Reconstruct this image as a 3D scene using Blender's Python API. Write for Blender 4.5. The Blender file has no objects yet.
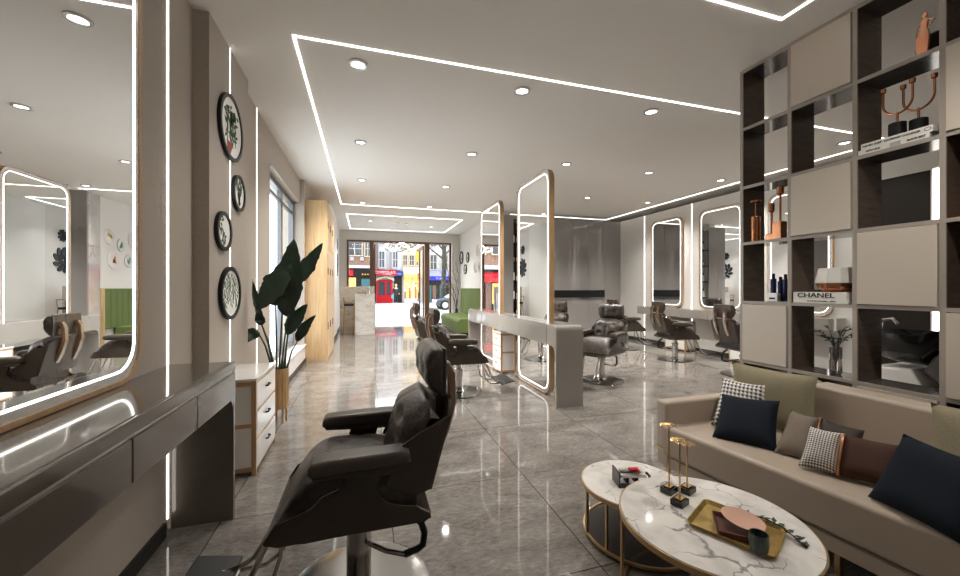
import bpy, bmesh, math, random
from mathutils import Vector, Matrix
R = random.Random(7)
PI = math.pi
SC = bpy.context.scene
COL = SC.collection

# ------------------------------------------------------------------ materials
MATS = {}
def _new(name):
    m = bpy.data.materials.new(name); m.use_nodes = True
    nt = m.node_tree
    return m, nt, nt.nodes['Principled BSDF']
def hx(c):
    return (c[0], c[1], c[2], 1)
def mat(name, col, rough=.5, metal=0, bump=0, scale=40, var=0, stretch=(1, 1, 1), coat=0, spec=None, trans=0, ior=None):
    """plain surface, with optional noise variation and bump"""
    m, nt, p = _new(name)
    N, L = nt.nodes, nt.links
    p.inputs['Base Color'].default_value = hx(col)
    p.inputs['Roughness'].default_value = rough
    p.inputs['Metallic'].default_value = metal
    if coat:
        p.inputs['Coat Weight'].default_value = coat; p.inputs['Coat Roughness'].default_value = .04
    if spec is not None: p.inputs['Specular IOR Level'].default_value = spec
    if trans: p.inputs['Transmission Weight'].default_value = trans
    if ior: p.inputs['IOR'].default_value = ior
    if var or bump:
        tc = N.new('ShaderNodeTexCoord'); mp = N.new('ShaderNodeMapping'); mp.inputs['Scale'].default_value = stretch
        nz = N.new('ShaderNodeTexNoise'); nz.inputs['Scale'].default_value = scale; nz.inputs['Detail'].default_value = 6
        L.new(tc.outputs['Object'], mp.inputs[0]); L.new(mp.outputs[0], nz.inputs['Vector'])
        if var:
            cr = N.new('ShaderNodeValToRGB')
            cr.color_ramp.elements[0].position = .3; cr.color_ramp.elements[1].position = .7
            cr.color_ramp.elements[0].color = hx([c * (1 - var) for c in col]); cr.color_ramp.elements[1].color = hx([min(1, c * (1 + var)) for c in col])
            L.new(nz.outputs['Fac'], cr.inputs[0]); L.new(cr.outputs[0], p.inputs['Base Color'])
        if bump:
            b = N.new('ShaderNodeBump'); b.inputs['Strength'].default_value = bump; b.inputs['Distance'].default_value = .004
            L.new(nz.outputs['Fac'], b.inputs['Height']); L.new(b.outputs[0], p.inputs['Normal'])
    MATS[name] = m
    return m
def emit(name, col, s):
    m, nt, p = _new(name)
    p.inputs['Base Color'].default_value = hx(col); p.inputs['Emission Color'].default_value = hx(col); p.inputs['Emission Strength'].default_value = s
    MATS[name] = m
    return m
def math_node(nt, op, a, b=None, c=None):
    n = nt.nodes.new('ShaderNodeMath'); n.operation = op
    for i, v in enumerate((a, b, c)):
        if v is None: continue
        if isinstance(v, (int, float)): n.inputs[i].default_value = v
        else: nt.links.new(v, n.inputs[i])
    return n.outputs[0]
def ramp(nt, fac, stops):
    cr = nt.nodes.new('ShaderNodeValToRGB')
    e = cr.color_ramp.elements
    while len(e) < len(stops): e.new(.5)
    for i, (p, c) in enumerate(stops): e[i].position = p; e[i].color = hx(c)
    nt.links.new(fac, cr.inputs[0])
    return cr.outputs[0]
def mixc(nt, fac, a, b):
    m = nt.nodes.new('ShaderNodeMix'); m.data_type = 'RGBA'
    for i, v in ((0, fac), (6, a), (7, b)):
        if isinstance(v, (int, float)): m.inputs[i].default_value = v
        elif isinstance(v, tuple): m.inputs[i].default_value = hx(v)
        else: nt.links.new(v, m.inputs[i])
    return m.outputs[2]
def noise(nt, vec, scale, detail=6, dist=0):
    n = nt.nodes.new('ShaderNodeTexNoise'); n.inputs['Scale'].default_value = scale; n.inputs['Detail'].default_value = detail
    n.inputs['Distortion'].default_value = dist
    nt.links.new(vec, n.inputs['Vector'])
    return n.outputs['Fac']
def coords(nt, scale=(1, 1, 1), rot=(0, 0, 0), kind='Object'):
    tc = nt.nodes.new('ShaderNodeTexCoord'); mp = nt.nodes.new('ShaderNodeMapping')
    mp.inputs['Scale'].default_value = scale; mp.inputs['Rotation'].default_value = rot
    nt.links.new(tc.outputs[kind], mp.inputs[0])
    return mp.outputs[0]

def floor_mat():
    m, nt, p = _new('grey marble tile')
    v = coords(nt)
    sx = nt.nodes.new('ShaderNodeSeparateXYZ'); nt.links.new(v, sx.inputs[0])
    def line(o, off):
        f = math_node(nt, 'FRACT', math_node(nt, 'ADD', o, off))
        d = math_node(nt, 'ABSOLUTE', math_node(nt, 'SUBTRACT', f, .5))
        return math_node(nt, 'GREATER_THAN', d, .4972)
    grid = math_node(nt, 'MAXIMUM', line(sx.outputs[0], 10.844), line(sx.outputs[1], 10.311))
    # every tile shifts the marble so veins stop at the joints
    fl = nt.nodes.new('ShaderNodeVectorMath'); fl.operation = 'FLOOR'
    ad = nt.nodes.new('ShaderNodeVectorMath'); ad.operation = 'ADD'; ad.inputs[1].default_value = (10.844, 10.311, 0)
    nt.links.new(v, ad.inputs[0]); nt.links.new(ad.outputs[0], fl.inputs[0])
    sc = nt.nodes.new('ShaderNodeVectorMath'); sc.operation = 'MULTIPLY_ADD'; sc.inputs[1].default_value = (3.7, 5.3, 1.1)
    nt.links.new(fl.outputs[0], sc.inputs[0]); nt.links.new(v, sc.inputs[2])
    st = nt.nodes.new('ShaderNodeMapping'); st.inputs['Scale'].default_value = (.8, 1.7, 1); st.inputs['Rotation'].default_value = (0, 0, .35)
    nt.links.new(sc.outputs[0], st.inputs[0])
    n1 = noise(nt, st.outputs[0], 3.2, 12, .5)
    n2 = noise(nt, st.outputs[0], 30, 12, .6)
    n3 = noise(nt, v, 120, 4)
    f = math_node(nt, 'ADD', math_node(nt, 'MULTIPLY', n1, .42), math_node(nt, 'ADD', math_node(nt, 'MULTIPLY', n2, .42), math_node(nt, 'MULTIPLY', n3, .16)))
    base = ramp(nt, f, [(.36, (.115, .102, .09)), (.47, (.18, .162, .146)), (.55, (.225, .205, .186)), (.68, (.34, .315, .29))])
    vn = math_node(nt, 'ABSOLUTE', math_node(nt, 'SUBTRACT', noise(nt, st.outputs[0], 2.2, 10, 1.2), .5))
    vein = math_node(nt, 'MAXIMUM', math_node(nt, 'SUBTRACT', 1.0, math_node(nt, 'MULTIPLY', vn, 110.0)), 0)
    base = mixc(nt, math_node(nt, 'MULTIPLY', vein, .22), base, (.4, .375, .35))
    nt.links.new(mixc(nt, grid, base, (.03, .028, .026)), p.inputs['Base Color'])
    nt.links.new(math_node(nt, 'ADD', math_node(nt, 'MULTIPLY', n2, .05), .02), p.inputs['Roughness'])
    p.inputs['IOR'].default_value = 1.5
    MATS['floor'] = m
def leather_mat():
    m, nt, p = _new('leather')
    v = coords(nt)
    a = noise(nt, v, 7, 9, 1.2); b = noise(nt, v, 60, 6); c = noise(nt, v, 260, 3)
    f = math_node(nt, 'ADD', math_node(nt, 'MULTIPLY', a, .7), math_node(nt, 'MULTIPLY', b, .3))
    nt.links.new(ramp(nt, f, [(.36, (.019, .014, .011)), (.5, (.042, .033, .026)), (.6, (.085, .068, .055)), (.7, (.16, .13, .105))]), p.inputs['Base Color'])
    p.inputs['Roughness'].default_value = .3; p.inputs['Coat Weight'].default_value = .3; p.inputs['Coat Roughness'].default_value = .22
    h = math_node(nt, 'ADD', math_node(nt, 'MULTIPLY', a, 1.5), math_node(nt, 'ADD', math_node(nt, 'MULTIPLY', b, .5), math_node(nt, 'MULTIPLY', c, .18)))
    bn = nt.nodes.new('ShaderNodeBump'); bn.inputs['Strength'].default_value = .75; bn.inputs['Distance'].default_value = .008
    nt.links.new(h, bn.inputs['Height']); nt.links.new(bn.outputs[0], p.inputs['Normal'])
    MATS['leather'] = m
def white_marble(name, scale, base=(.8, .78, .75), dark=(.13, .12, .12), width=.018, rot=.5, stretch=(1, 1, 1)):
    m, nt, p = _new(name)
    v = coords(nt, stretch, (0, 0, rot))
    wn = nt.nodes.new('ShaderNodeTexNoise'); wn.inputs['Scale'].default_value = scale * 1.3; wn.inputs['Detail'].default_value = 7
    nt.links.new(v, wn.inputs['Vector'])
    mx = nt.nodes.new('ShaderNodeVectorMath'); mx.operation = 'MULTIPLY_ADD'
    mx.inputs[1].default_value = (1.0 / scale,) * 3
    nt.links.new(wn.outputs['Color'], mx.inputs[0]); nt.links.new(v, mx.inputs[2])
    vo = nt.nodes.new('ShaderNodeTexVoronoi'); vo.feature = 'DISTANCE_TO_EDGE'; vo.inputs['Scale'].default_value = scale
    nt.links.new(mx.outputs[0], vo.inputs['Vector'])
    n = noise(nt, v, scale * .9, 4)
    w = math_node(nt, 'MULTIPLY', math_node(nt, 'SUBTRACT', n, .44), width * 9)
    f = math_node(nt, 'SUBTRACT', 1.0, math_node(nt, 'DIVIDE', vo.outputs['Distance'], math_node(nt, 'MAXIMUM', w, .0005)))
    f = math_node(nt, 'MULTIPLY', math_node(nt, 'MAXIMUM', f, 0), .8)
    cloud = ramp(nt, noise(nt, v, scale * 1.5, 6, .5), [(.35, tuple(c * .8 for c in base)), (.6, base)])
    nt.links.new(mixc(nt, f, cloud, dark), p.inputs['Base Color'])
    p.inputs['Roughness'].default_value = .07
    MATS[name] = m
def wood(name, a, b, scale=6, stretch=(8, 8, .6), rough=.35):
    m, nt, p = _new(name)
    v = coords(nt, stretch)
    f = noise(nt, v, scale, 6, .6)
    nt.links.new(ramp(nt, f, [(.3, a), (.7, b)]), p.inputs['Base Color'])
    p.inputs['Roughness'].default_value = rough
    MATS[name] = m
def houndstooth(name, n, a=(.02, .02, .022), b=(.8, .77, .72)):
    m, nt, p = _new(name)
    v = coords(nt, (n, n, n), kind='UV')
    sx = nt.nodes.new('ShaderNodeSeparateXYZ'); nt.links.new(v, sx.inputs[0])
    fu = math_node(nt, 'FRACT', sx.outputs[0]); fv = math_node(nt, 'FRACT', sx.outputs[1])
    A = math_node(nt, 'LESS_THAN', fu, .5); Bn = math_node(nt, 'LESS_THAN', fv, .5)
    D = math_node(nt, 'LESS_THAN', math_node(nt, 'FRACT', math_node(nt, 'MULTIPLY', math_node(nt, 'ADD', sx.outputs[0], sx.outputs[1]), 2)), .5)
    both = math_node(nt, 'MULTIPLY', A, Bn)
    xor = math_node(nt, 'ABSOLUTE', math_node(nt, 'SUBTRACT', A, Bn))
    val = math_node(nt, 'ADD', both, math_node(nt, 'MULTIPLY', xor, D))
    nt.links.new(mixc(nt, val, b, a), p.inputs['Base Color']); p.inputs['Roughness'].default_value = .9
    MATS[name] = m
def brick(name):
    m, nt, p = _new(name)
    v = coords(nt, (1, 1, 1), (PI / 2, 0, 0))
    b = nt.nodes.new('ShaderNodeTexBrick'); b.inputs['Scale'].default_value = 4
    b.inputs['Color1'].default_value = (.2, .085, .05, 1); b.inputs['Color2'].default_value = (.25, .12, .075, 1); b.inputs['Mortar'].default_value = (.3, .24, .2, 1)
    nt.links.new(v, b.inputs['Vector']); nt.links.new(b.outputs['Color'], p.inputs['Base Color']); p.inputs['Roughness'].default_value = .9
    MATS[name] = m

floor_mat()
white_marble('table marble', 5.2, base=(.78, .75, .71), width=.03)
white_marble('desk marble', 1.6, base=(.86, .85, .83), dark=(.3, .27, .24), width=.016, stretch=(1, 1, 2.2))
white_marble('tan marble', 1.6, base=(.52, .46, .39), dark=(.2, .16, .12), width=.02, stretch=(1, 1, 2.2))
white_marble('grey marble', 1.4, base=(.5, .49, .48), dark=(.25, .24, .24), width=.02)
wood('oak', (.52, .335, .165), (.66, .47, .265), 4, (9, 9, .5))
wood('frame oak', (.42, .25, .12), (.52, .33, .17), 5, (6, 6, .6))
wood('walnut', (.27, .145, .075), (.38, .215, .12), 5, (8, 8, .8))
wood('dark wood', (.085, .06, .045), (.12, .086, .066), 4, (2, 2, 12), .22)
wood('red wood', (.12, .05, .03), (.18, .08, .05), 4, (10, 2, 2), .2)
wood('door wood', (.11, .055, .035), (.16, .08, .05), 4, (8, 8, .6))
houndstooth('houndstooth', 12)
houndstooth('fine houndstooth', 19)
brick('brick')
mat('wall paint', (.42, .365, .31), .75, bump=.6, scale=110, var=.08)
mat('recess paint', (.42, .365, .305), .8, bump=.15, scale=120)
mat('plain wall', (.66, .63, .6), .7, bump=.1, scale=120)
mat('white wall', (.74, .73, .71), .7)
mat('ceiling paint', (.84, .815, .78), .85, bump=.15, scale=140)
mat('right wall panel', (.6, .59, .56), .5)
mat('grey lacquer', (.27, .255, .245), .035, coat=.5)
mat('pale lit lacquer', (.3, .278, .252), .1, coat=.5)  # the floating vanity's lacquer again, lightened to paint in the light it catches
mat('taupe shaded lacquer', (.135, .115, .097), .1, coat=.5, var=.05, scale=5, stretch=(3, .6, 3))  # same lacquer as the double vanity, darkened to paint in shade
mat('white lacquer', (.8, .78, .76), .12, coat=.4)
mat('black', (.006, .006, .006), .45, spec=.3)
mat('gloss black', (.008, .008, .008), .12)
mat('black base', (.015, .014, .013), .35)
mat('shelf frame', (.36, .315, .27), .35)
mat('shelf door', (.58, .51, .43), .3, bump=.05, scale=60)
mat('dark gloss board', (.07, .062, .055), .08)
leather_mat()
mat('smooth leather', (.072, .058, .047), .33, bump=.25, scale=130, var=.2)
mat('shell', (.048, .036, .027), .24, var=.1, scale=8, coat=.2)
mat('chrome', (.6, .58, .56), .14, metal=1)
mat('brushed steel', (.55, .54, .53), .28, metal=1)
mat('dark steel', (.3, .29, .28), .16, metal=1)
mat('gold', (.72, .5, .24), .25, metal=1)
mat('brass', (.55, .38, .2), .3, metal=1)
mat('tray gold', (.5, .36, .13), .38, metal=.85, var=.15, scale=30)
mat('copper', (.55, .24, .12), .25, metal=1, var=.12, scale=10)
mat('bright copper', (.8, .36, .2), .3, metal=.9)
mat('mirror', (.86, .87, .87), 0, metal=1)
mat('mirror rim', (.72, .72, .71), .25, metal=.8)
mat('sofa leather', (.42, .345, .275), .42, bump=.12, scale=120)
mat('olive fabric', (.27, .235, .155), .9, bump=.5, scale=160, var=.15, spec=.2)
mat('navy fabric', (.009, .013, .02), .85, bump=.3, scale=220, spec=.2)
mat('taupe suede', (.2, .163, .13), .9, bump=.4, scale=180, var=.15, spec=.2)
mat('brown velvet', (.06, .024, .014), .7, bump=.3, scale=220, var=.2, spec=.3)
mat('dark brown velvet', (.03, .018, .014), .7)
mat('gold ribbon', (.5, .25, .12), .3, metal=.9)
mat('green fabric', (.105, .15, .036), .75, bump=.2, scale=200)
mat('leaf', (.010, .026, .012), .4, var=.3, scale=14)
mat('dark leaf', (.02, .045, .026), .5)
mat('stem', (.035, .07, .025), .5)
mat('soil', (.03, .022, .016), .95)
mat('glass', (.92, .96, .95), .02, trans=1, ior=1.1)
mat('smoked glass', (.38, .35, .33), .04, trans=.85, ior=1.15)
mat('clear glass', (.85, .86, .86), .03, trans=.9, ior=1.4)
mat('aluminium', (.2, .2, .21), .35, metal=.7)
mat('paper', (.86, .84, .8), .6)
mat('book white', (.82, .8, .75), .5)
mat('ink', (.01, .01, .01), .6)
mat('print green', (.03, .1, .03), .7)
mat('print red', (.32, .06, .03), .7)
mat('sign red', (.42, .006, .012), .5, spec=.2)
mat('sign blue', (.015, .05, .26), .5, spec=.2)
mat('pale violet', (.26, .26, .46), .6)
mat('sign violet', (.03, .03, .36), .5, spec=.2)
mat('sign yellow', (.55, .36, .08), .5)
mat('pole yellow', (.5, .25, .01), .5)
mat('teal paint', (.015, .1, .11), .5)
mat('facade white', (.42, .42, .43), .8)
mat('facade cream', (.46, .38, .27), .8)
mat('window dark', (.035, .045, .06), .15)
mat('shop dark', (.012, .01, .009), .4, spec=.2)
mat('pavement', (.5, .52, .55), .9)
mat('kerb', (.3, .3, .3), .9)
mat('bark', (.03, .026, .018), .9, bump=.8, scale=20, var=.4)
mat('car paint', (.03, .035, .045), .12, coat=1)
mat('car glass', (.1, .16, .2), .05)
mat('headlight', (.8, .85, .9), .1)
mat('skin', (.55, .36, .26), .6)
mat('hair', (.5, .34, .13), .7)
mat('coat', (.012, .013, .018), .8)
mat('bag teal', (.03, .35, .45), .6)
mat('pink ceramic', (.62, .36, .26), .45)
mat('dark red ceramic', (.1, .035, .025), .35)
mat('green stone', (.045, .06, .052), .3, var=.7, scale=22, stretch=(4, 4, .5))
mat('ceramic white', (.72, .69, .65), .4)
mat('blue bottle', (.02, .03, .12), .2)
mat('door dark', (.014, .011, .009), .4, spec=.25)
mat('plate picture', (.6, .25, .08), .6); mat('plate teal', (.05, .35, .3), .6); mat('plate yellow', (.75, .55, .08), .6)
mat('wood pot', (.45, .28, .13), .5, var=.3, scale=5, stretch=(6, 6, .6))
emit('led', (1, .955, .89), 3.5)
emit('ceiling led', (1, .955, .89), 5)
emit('wall led', (1, .95, .88), 2.6)
emit('lamp lens', (1, .97, .92), 7)
emit('shop glow', (1, .42, .1), 1.0)
emit('shop lamp', (1, .8, .45), 3)

# ------------------------------------------------------------------ mesh builder
class MB:
    def __init__(self):
        self.bm = bmesh.new()
    def _merge(self, src, M=None):
        if M is not None: src.transform(M)
        me = bpy.data.meshes.new('t'); src.to_mesh(me); src.free()
        self.bm.from_mesh(me); bpy.data.meshes.remove(me)
        return self
    def box(self, x0, x1, y0, y1, z0, z1, bev=0, seg=2, M=None):
        b = bmesh.new(); bmesh.ops.create_cube(b, size=1)
        for v in b.verts:
            v.co = Vector((x0 + (v.co.x + .5) * (x1 - x0), y0 + (v.co.y + .5) * (y1 - y0), z0 + (v.co.z + .5) * (z1 - z0)))
        if bev: bmesh.ops.bevel(b, geom=b.edges[:], offset=bev, segments=seg, profile=.5, affect='EDGES')
        return self._merge(b, M)
    def prism(self, poly, axis, a, c, bev=0, seg=2, M=None):
        """polygon in the plane normal to axis ('x': (y,z), 'y': (x,z), 'z': (x,y)), extruded from a to c"""
        b = bmesh.new()
        def P(p, t):
            return {'x': (t, p[0], p[1]), 'y': (p[0], t, p[1]), 'z': (p[0], p[1], t)}[axis]
        lo = [b.verts.new(P(p, a)) for p in poly]; hi = [b.verts.new(P(p, c)) for p in poly]
        n = len(poly)
        f0 = b.faces.new(lo[::-1]); f1 = b.faces.new(hi)
        for i in range(n): b.faces.new((lo[i], lo[(i + 1) % n], hi[(i + 1) % n], hi[i]))
        bmesh.ops.recalc_face_normals(b, faces=b.faces[:])
        if bev:
            e = list(set(f0.edges[:]) | set(f1.edges[:]))
            bmesh.ops.bevel(b, geom=e, offset=bev, segments=seg, profile=.5, affect='EDGES')
        big = [f for f in b.faces if len(f.verts) > 4]
        if big: bmesh.ops.triangulate(b, faces=big)
        return self._merge(b, M)
    def cyl(self, c, r, z0, z1, n=28, r2=None, bev=0, M=None):
        b = bmesh.new()
        bmesh.ops.create_cone(b, cap_ends=True, segments=n, radius1=r, radius2=r if r2 is None else r2, depth=z1 - z0)
        bmesh.ops.translate(b, verts=b.verts[:], vec=(c[0], c[1], (z0 + z1) / 2))
        if bev:
            e = [e for e in b.edges if abs(e.verts[0].co.z - e.verts[1].co.z) < 1e-6]
            bmesh.ops.bevel(b, geom=e, offset=bev, segments=2, profile=.5, affect='EDGES')
        return self._merge(b, M)
    def lathe(self, prof, c=(0, 0, 0), n=32, M=None, sx=1, sy=1):
        b = bmesh.new(); rings = []
        for r, z in prof:
            rings.append([b.verts.new((c[0] + sx * r * math.cos(2 * PI * i / n), c[1] + sy * r * math.sin(2 * PI * i / n), c[2] + z)) for i in range(n)])
        for A, Bq in zip(rings, rings[1:]):
            for i in range(n): b.faces.new((A[i], A[(i + 1) % n], Bq[(i + 1) % n], Bq[i]))
        if prof[0][0] > 1e-4: b.faces.new(rings[0][::-1])
        if prof[-1][0] > 1e-4: b.faces.new(rings[-1])
        bmesh.ops.remove_doubles(b, verts=b.verts[:], dist=1e-5)
        bmesh.ops.recalc_face_normals(b, faces=b.faces[:])
        return self._merge(b, M)
    def tube(self, pts, r, n=8, closed=False, M=None, r2=None):
        pts = [Vector(p) for p in pts]; b = bmesh.new(); rings = []; m = len(pts); up = None
        for i, p in enumerate(pts):
            a = pts[i - 1] if (i or closed) else p
            c = pts[(i + 1) % m] if (i < m - 1 or closed) else p
            t = (c - a).normalized()
            if up is None: up = Vector((0, 0, 1)) if abs(t.z) < .9 else Vector((1, 0, 0))
            sd = t.cross(up)
            if sd.length < 1e-4: sd = t.orthogonal()
            sd.normalize(); up = sd.cross(t)
            rr = r if r2 is None else r + (r2 - r) * i / (m - 1)
            rings.append([b.verts.new(p + rr * (math.cos(2 * PI * k / n) * sd + math.sin(2 * PI * k / n) * up)) for k in range(n)])
        for i in range(m if closed else m - 1):
            A, Bq = rings[i], rings[(i + 1) % m]
            for k in range(n): b.faces.new((A[k], A[(k + 1) % n], Bq[(k + 1) % n], Bq[k]))
        if not closed: b.faces.new(rings[0]); b.faces.new(rings[-1][::-1])
        bmesh.ops.recalc_face_normals(b, faces=b.faces[:])
        return self._merge(b, M)
    def grid(self, rows, close_u=False, close_v=False, caps=False, M=None):
        b = bmesh.new(); V = [[b.verts.new(p) for p in r] for r in rows]
        nu, nv = len(V), len(V[0])
        for i in range(nu if close_u else nu - 1):
            for j in range(nv if close_v else nv - 1):
                b.faces.new((V[i][j], V[(i + 1) % nu][j], V[(i + 1) % nu][(j + 1) % nv], V[i][(j + 1) % nv]))
        if caps: b.faces.new(V[0]); b.faces.new(V[-1][::-1])
        bmesh.ops.recalc_face_normals(b, faces=b.faces[:])
        return self._merge(b, M)
    def ball(self, c, r, s=(1, 1, 1), n=16, M=None):
        b = bmesh.new(); bmesh.ops.create_uvsphere(b, u_segments=n, v_segments=max(6, n // 2), radius=r)
        for v in b.verts: v.co = Vector((c[0] + v.co.x * s[0], c[1] + v.co.y * s[1], c[2] + v.co.z * s[2]))
        return self._merge(b, M)
    def pillow(self, bl, br, tr, tl, t, n=16):
        """cushion spanning four corners, puffed by t on both sides, with UVs"""
        bl, br, tr, tl = map(Vector, (bl, br, tr, tl))
        nr = (br - bl).cross(tl - bl).normalized()
        b = bmesh.new(); uv = b.loops.layers.uv.new('UVMap'); asp = (br - bl).length / (tl - bl).length
        grids = []
        for sgn in (1, -1):
            G = []
            for i in range(n + 1):
                row = []
                for j in range(n + 1):
                    u, v = i / n, j / n
                    a, c = 2 * u - 1, 2 * v - 1
                    uu = .5 + .5 * a * (1 - .07 * (1 - c * c)); vv = .5 + .5 * c * (1 - .07 * (1 - a * a))
                    p = bl * (1 - uu) * (1 - vv) + br * uu * (1 - vv) + tr * uu * vv + tl * (1 - uu) * vv
                    h = t * (max(0, (1 - a ** 4) * (1 - c ** 4))) ** .6
                    row.append(b.verts.new(p + nr * h * sgn))
                G.append(row)
            for i in range(n):
                for j in range(n):
                    f = b.faces.new((G[i][j], G[i + 1][j], G[i + 1][j + 1], G[i][j + 1])) if sgn > 0 else b.faces.new((G[i][j], G[i][j + 1], G[i + 1][j + 1], G[i + 1][j]))
                    for lp, (q, w) in zip(f.loops, ((i, j), (i + 1, j), (i + 1, j + 1), (i, j + 1)) if sgn > 0 else ((i, j), (i, j + 1), (i + 1, j + 1), (i + 1, j))):
                        lp[uv].uv = (q / n * asp, w / n)
        bmesh.ops.remove_doubles(b, verts=b.verts[:], dist=1e-5)
        return self._merge(b)
    def build(self, name, m, parent=None, label=None, cat=None, group=None, kind=None, ang=38, loc=None):
        bm = self.bm
        if parent is not None:
            off = Vector(parent.get('_o', (0, 0, 0)))
        elif loc is not None: off = Vector(loc)
        elif cat is not None:
            xs = [v.co.x for v in bm.verts]; ys = [v.co.y for v in bm.verts]
            off = Vector(((min(xs) + max(xs)) / 2, (min(ys) + max(ys)) / 2, min(v.co.z for v in bm.verts)))
        else: off = Vector((0, 0, 0))
        bmesh.ops.translate(bm, verts=bm.verts[:], vec=-off)
        for f in bm.faces: f.smooth = True
        ca = math.radians(ang)
        for e in bm.edges:
            e.smooth = len(e.link_faces) == 2 and e.calc_face_angle(0) < ca
        me = bpy.data.meshes.new(name); bm.to_mesh(me); bm.free()
        me.materials.append(MATS[m])
        o = bpy.data.objects.new(name, me); COL.objects.link(o)
        o['_o'] = tuple(off)
        wn_ = o.modifiers.new('weighted', 'WEIGHTED_NORMAL'); wn_.keep_sharp = True; wn_.weight = 50
        if parent is not None: o.parent = parent
        else: o.location = off
        tag(o, label, cat, group, kind)
        return o
def tag(o, label=None, cat=None, group=None, kind=None):
    for k, v in (('label', label), ('category', cat), ('group', group), ('kind', kind)):
        if v: o[k] = v
    return o
def thing(name, loc, label, cat, group=None):
    o = bpy.data.objects.new(name, None); COL.objects.link(o)
    o.empty_display_size = .1; o.location = loc; o['_o'] = tuple(loc)
    return tag(o, label, cat, group)
def copy_tree(o, parent=None):
    c = o.copy(); COL.objects.link(c)
    if parent is not None: c.parent = parent
    for ch in list(o.children): copy_tree(ch, c)
    return c
def struct(mb, name, m):
    return mb.build(name, m, kind='structure')
def arc(cx, cz, r, a0, a1, n=6):
    return [(cx + r * math.cos(math.radians(a0 + (a1 - a0) * i / n)), cz + r * math.sin(math.radians(a0 + (a1 - a0) * i / n))) for i in range(n + 1)]
def rrect(a0, a1, b0, b1, r, n=6):
    return arc(a1 - r, b1 - r, r, 0, 90, n) + arc(a0 + r, b1 - r, r, 90, 180, n) + arc(a0 + r, b0 + r, r, 180, 270, n) + arc(a1 - r, b0 + r, r, 270, 360, n)
def ring_prism(mb, outer, inner, axis, a, c):
    """flat ring between two closed outlines with the same number of points"""
    def P(p, t):
        return {'x': (t, p[0], p[1]), 'y': (p[0], t, p[1]), 'z': (p[0], p[1], t)}[axis]
    rows = [[P(p, a) for p in outer], [P(p, c) for p in outer], [P(p, c) for p in inner], [P(p, a) for p in inner]]
    return mb.grid(rows, close_u=True, close_v=True)
def text_mesh(name, s, size, M, m, parent, depth=.0015, align='CENTER', label=None):
    cu = bpy.data.curves.new(name, 'FONT'); cu.body = s; cu.size = size; cu.extrude = depth; cu.align_x = align; cu.align_y = 'CENTER'; cu.offset = size * .012
    t = bpy.data.objects.new(name + '_curve', cu); COL.objects.link(t)
    dg = bpy.context.evaluated_depsgraph_get()
    me = bpy.data.meshes.new_from_object(t.evaluated_get(dg)); bpy.data.objects.remove(t)
    off = Vector(parent.get('_o', (0, 0, 0)))
    me.transform(Matrix.Translation(-off) @ M); me.materials.clear(); me.materials.append(MATS[m])
    o = bpy.data.objects.new(name, me); COL.objects.link(o); o.parent = parent; o['_o'] = tuple(off)
    return o
def axes(o, x, y):
    """matrix placing a local XY drawing at o with world axes x and y"""
    x = Vector(x).normalized(); y = Vector(y); y = (y - x * y.dot(x)).normalized(); z = x.cross(y)
    M = Matrix((x, y, z)).transposed().to_4x4(); M.translation = Vector(o)
    return M

H = 3.4625
# ------------------------------------------------------------------ the room shell
struct(MB().box(-1.4, 7.75, -1.9, 14.3, -.12, 0), 'floor', 'floor')
struct(MB().box(-1.4, 7.75, -1.9, 14.45, H, H + .15), 'ceiling', 'ceiling paint')
lw = MB()
lw.box(-1.5, -1.10, -1.9, 2.645, 0, H)
lw.box(-1.5, -1.10, 3.267, 4.236, 0, H)
lw.box(-1.5, -1.175, 4.236, 5.486, 0, H)
lw.box(-1.5, -1.175, 5.486, 7.84, 3.04, H)
lw.box(-1.5, -1.10, 7.84, 9.68, 0, H)
struct(lw, 'wall_left', 'wall paint')
struct(MB().box(-1.5, -1.20, 2.645, 3.267, 0, H), 'wall_left_recess', 'recess paint')
struct(MB().box(-1.5, -1.095, 5.40, 7.98, 0, .33), 'wall_left_bench', 'plain wall')
struct(MB().box(-1.5, -1.075, 5.40, 7.98, .33, .352, .004), 'trim_1', 'white wall')
fw = MB().box(-1.5, -.80, 9.68, 12.1, 0, H); struct(fw, 'wall_left_pier', 'white wall')
struct(MB().box(-1.5, -.85, 12.1, 14.3, 0, H), 'wall_left_end', 'plain wall')
ff = MB().box(-1.0, -.615, 14.2, 14.4, 0, H).box(-.615, 3.2, 14.2, 14.4, 3.13, H).box(3.2, 3.7, 14.2, 14.4, 0, H)
struct(ff, 'wall_front', 'plain wall')
struct(MB().box(3.475, 3.7, 9.47, 14.2, 0, H), 'wall_right_lounge', 'white wall')
struct(MB().box(3.452, 3.476, 9.5, 10.46, 0, H), 'wall_right_panel', 'grey marble')
bw = MB()
bw.box(3.11, 3.42, 9.42, 9.47, 0, 3.344).box(3.424, 3.77, 9.42, 9.47, 0, 3.344)
for a, b in ((4.35, 4.93), (4.934, 5.48), (5.484, 6.03), (6.034, 6.58), (6.584, 7.12)): bw.box(a, b, 9.42, 9.85, 0, 3.344)
bw.box(3.77, 4.35, 9.75, 9.85, 0, 3.344).box(3.77, 4.35, 9.42, 9.75, 3.25, 3.344)
struct(bw, 'wall_back', 'grey lacquer')
struct(MB().box(3.7, 7.7, 10.0, 10.2, 0, H), 'wall_back_upper', 'plain wall')
rw = MB()
for a, b in ((3.8, 5.37), (5.378, 6.89), (6.898, 8.42), (8.428, 9.42)): rw.box(7.11, 7.4, a, b, 0, 3.344)
rw.box(7.11, 7.4, 3.08, 3.8, 2.98, 3.344).box(7.11, 7.4, -1.9, 3.08, 0, 3.344)
struct(rw, 'wall_right', 'right wall panel')
struct(MB().box(7.6, 7.75, -1.9, 10.0, 0, H), 'wall_right_upper', 'plain wall')
struct(MB().box(-1.5, 7.75, -1.95, -1.85, 0, H), 'wall_rear', 'plain wall')
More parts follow.
